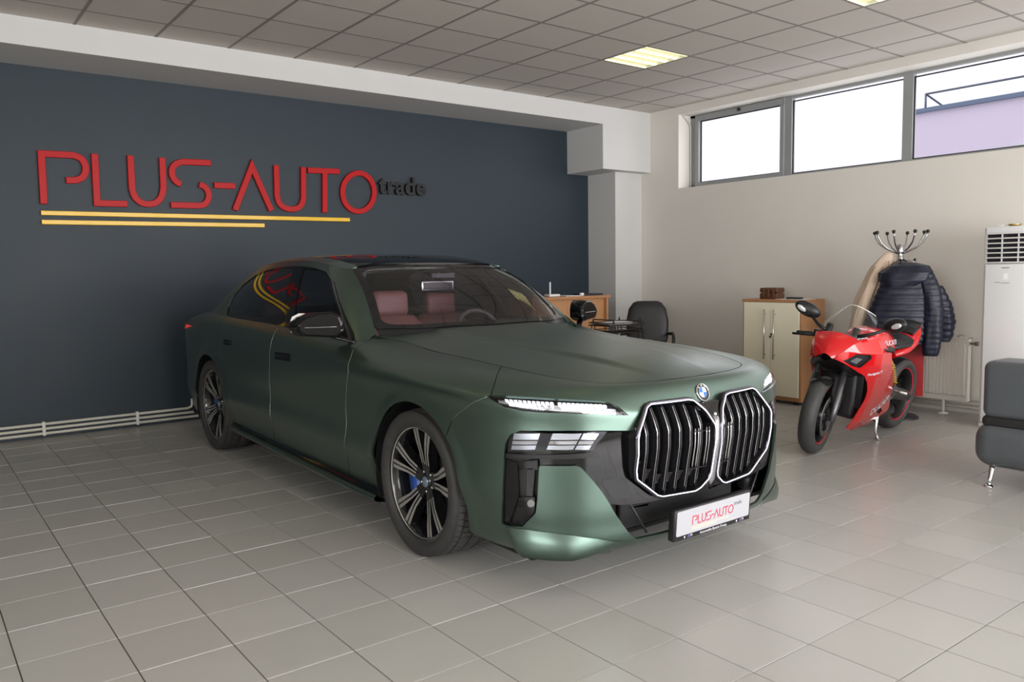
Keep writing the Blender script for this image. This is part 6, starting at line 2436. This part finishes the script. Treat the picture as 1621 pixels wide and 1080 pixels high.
# swing arm, shock, exhaust, foot rests, chain side
MB().tube([(.52, .10, .40), (.30, .125, .38), (.02, .13, RR)], [.04, .038, .03], 12, flat=1.5).build('swing_arm', M_eng, BK)
MB().tube([(.52, -.10, .40), (.30, -.125, .38), (.02, -.13, RR)], [.04, .038, .03], 12, flat=1.5).build('swing_arm', M_eng, BK)
sh_ = MB().tube([(.50, .115, .70), (.36, .125, .44)], .022, 12).build('rear_shock', M_gold, BK)
b = MB()
for k in range(8):
    t = k/7
    c = Vector((.50, .115, .70)).lerp(Vector((.36, .125, .44)), .12+.7*t)
    b.lathe([(.030, -.007), (.038, 0), (.030, .007)], 16, Matrix.Translation(c) @ Matrix.Rotation(-.49, 4, 'Y'))
b.build('shock_spring', mat('dark_yellow_spring', (.5, .33, .06), .4), sh_)
MB().loft([[(x, .02+hw*math.cos(t), zc+hz*math.sin(t)) for t in np.linspace(0, 2*PI, 18, endpoint=False)] for (x, hw, zc, hz) in ((.66, .10, .22, .05), (.46, .13, .215, .065), (.26, .12, .22, .06), (.18, .08, .23, .04))]).build('exhaust_box', M_bblk, BK)
MB().loft([[(x, hw*q, RR+(RR+.03)*math.sin(t)) for q in (-1, -.5, 0, .5, 1)] for t, x, hw in ((1.0, .19, .06), (1.5, .02, .07), (2.0, -.14, .07), (2.4, -.25, .05))], closed=False, caps=False).build('rear_hugger', M_bblk, BK)
for sy in (-1, 1):
    fr_ = MB().prism([(.50, .44), (.42, .47), (.38, .40), (.47, .34)], sy*.15, sy*.165, 'y').build('footrest_plate', M_fork, BK)
    MB().tube([(.42, sy*.16, .42), (.41, sy*.26, .415)], .012, 8).build('footrest', M_cut, fr_)
    MB().tube([(.46, sy*.17, .39), (.60, sy*.19, .36)], .007, 6).build('foot_lever', M_fork, fr_)
# clip-on bars, levers, mirrors (bars turn with the fork)
for sy in (-1, 1):
    bar = MB().tube([S3(1.02, sy*.10, .905), S3(.98, sy*.22, .895), S3(.945, sy*.36, .875)], .012, 10).build('handlebar', M_bblk, BK)
    MB().tube([S3(.972, sy*.245, .892), S3(.945, sy*.365, .875)], .018, 12).build('grip', M_bblk, bar)
    MB().tube([S3(1.03, sy*.19, .895), S3(1.045, sy*.26, .888), S3(1.01, sy*.38, .872)], .006, 8, flat=1.6).build('brake_lever', M_bblk, bar)
    MB().rbox(-.03, .03, -.022, .022, -.02, .03, .008, 2, SM @ Matrix.Translation((1.03, sy*.185, .915))).build('fluid_reservoir', M_bblk, bar)
    mr = MB().tube([(1.17, sy*.12, .965), (1.145, sy*.20, .995), (1.11, sy*.285, 1.045)], [.016, .013, .011], 10).build('mirror', M_bblk, BK)
    Mm = Matrix.Translation((1.085, sy*.335, 1.085)) @ Matrix.Rotation(sy*-.35, 4, 'Z') @ Matrix.Rotation(sy*.35, 4, 'X')
    MB().sphere((0, 0, 0), 1.0, 20, 12, (.040, .104, .056), Mm).build('mirror_shell', M_bblk, mr)
    MB().sphere((-.012, 0, 0), 1.0, 18, 10, (.030, .092, .047), Mm).build('mirror_glass', M_chrome, mr)
    MB().sphere((.026, sy*.025, -.008), 1.0, 14, 8, (.014, .058, .024), Mm).build('indicator_lens', mat('clear_indicator', (.75, .75, .76), .12, metal=.3), mr)
# side stand
Mi = (Matrix.Translation(BR) @ Matrix.Rotation(hd_, 4, 'Z') @ Matrix.Rotation(-.16, 4, 'X')).inverted()
foot = Mi @ Vector((6.262, 3.338, .006))
sd = MB().tube([(.60, .13, .27), (foot.x+.02, foot.y-.03, foot.z+.06), tuple(foot)], [.016, .013, .012], 10).build('side_stand', M_chrome, BK)
MB().rbox(-.02, .03, -.02, .02, 0, .008, .003, 2, Matrix.Translation(foot)).build('stand_foot', M_chrome, sd)

# settle the bodywork on the wheels: nose a little further forward and lower, tail shorter
def settle(o):
    if o.name.split('.')[0] in ('front_wheel', 'rear_wheel', 'side_stand', 'swing_arm'):
        return
    if o.type == 'MESH' and o.data.name not in _done:
        _done.add(o.data.name)
        n = len(o.data.vertices)
        c = np.empty(n*3, np.float32)
        o.data.vertices.foreach_get('co', c)
        c = c.reshape(-1, 3)
        x, z = c[:, 0].copy(), c[:, 2].copy()
        k = np.clip((z-.45)/.35, 0, 1)
        c[:, 0] = x+.05*np.clip((x-.5)/.6, 0, 1)*k+.10*np.clip((.2-x)/.5, 0, 1)
        c[:, 2] = z-.05*k
        o.data.vertices.foreach_set('co', c.ravel())
        o.data.update()
    for ch_ in o.children:
        settle(ch_)


_done = set()
for o_ in list(BK.children):
    settle(o_)
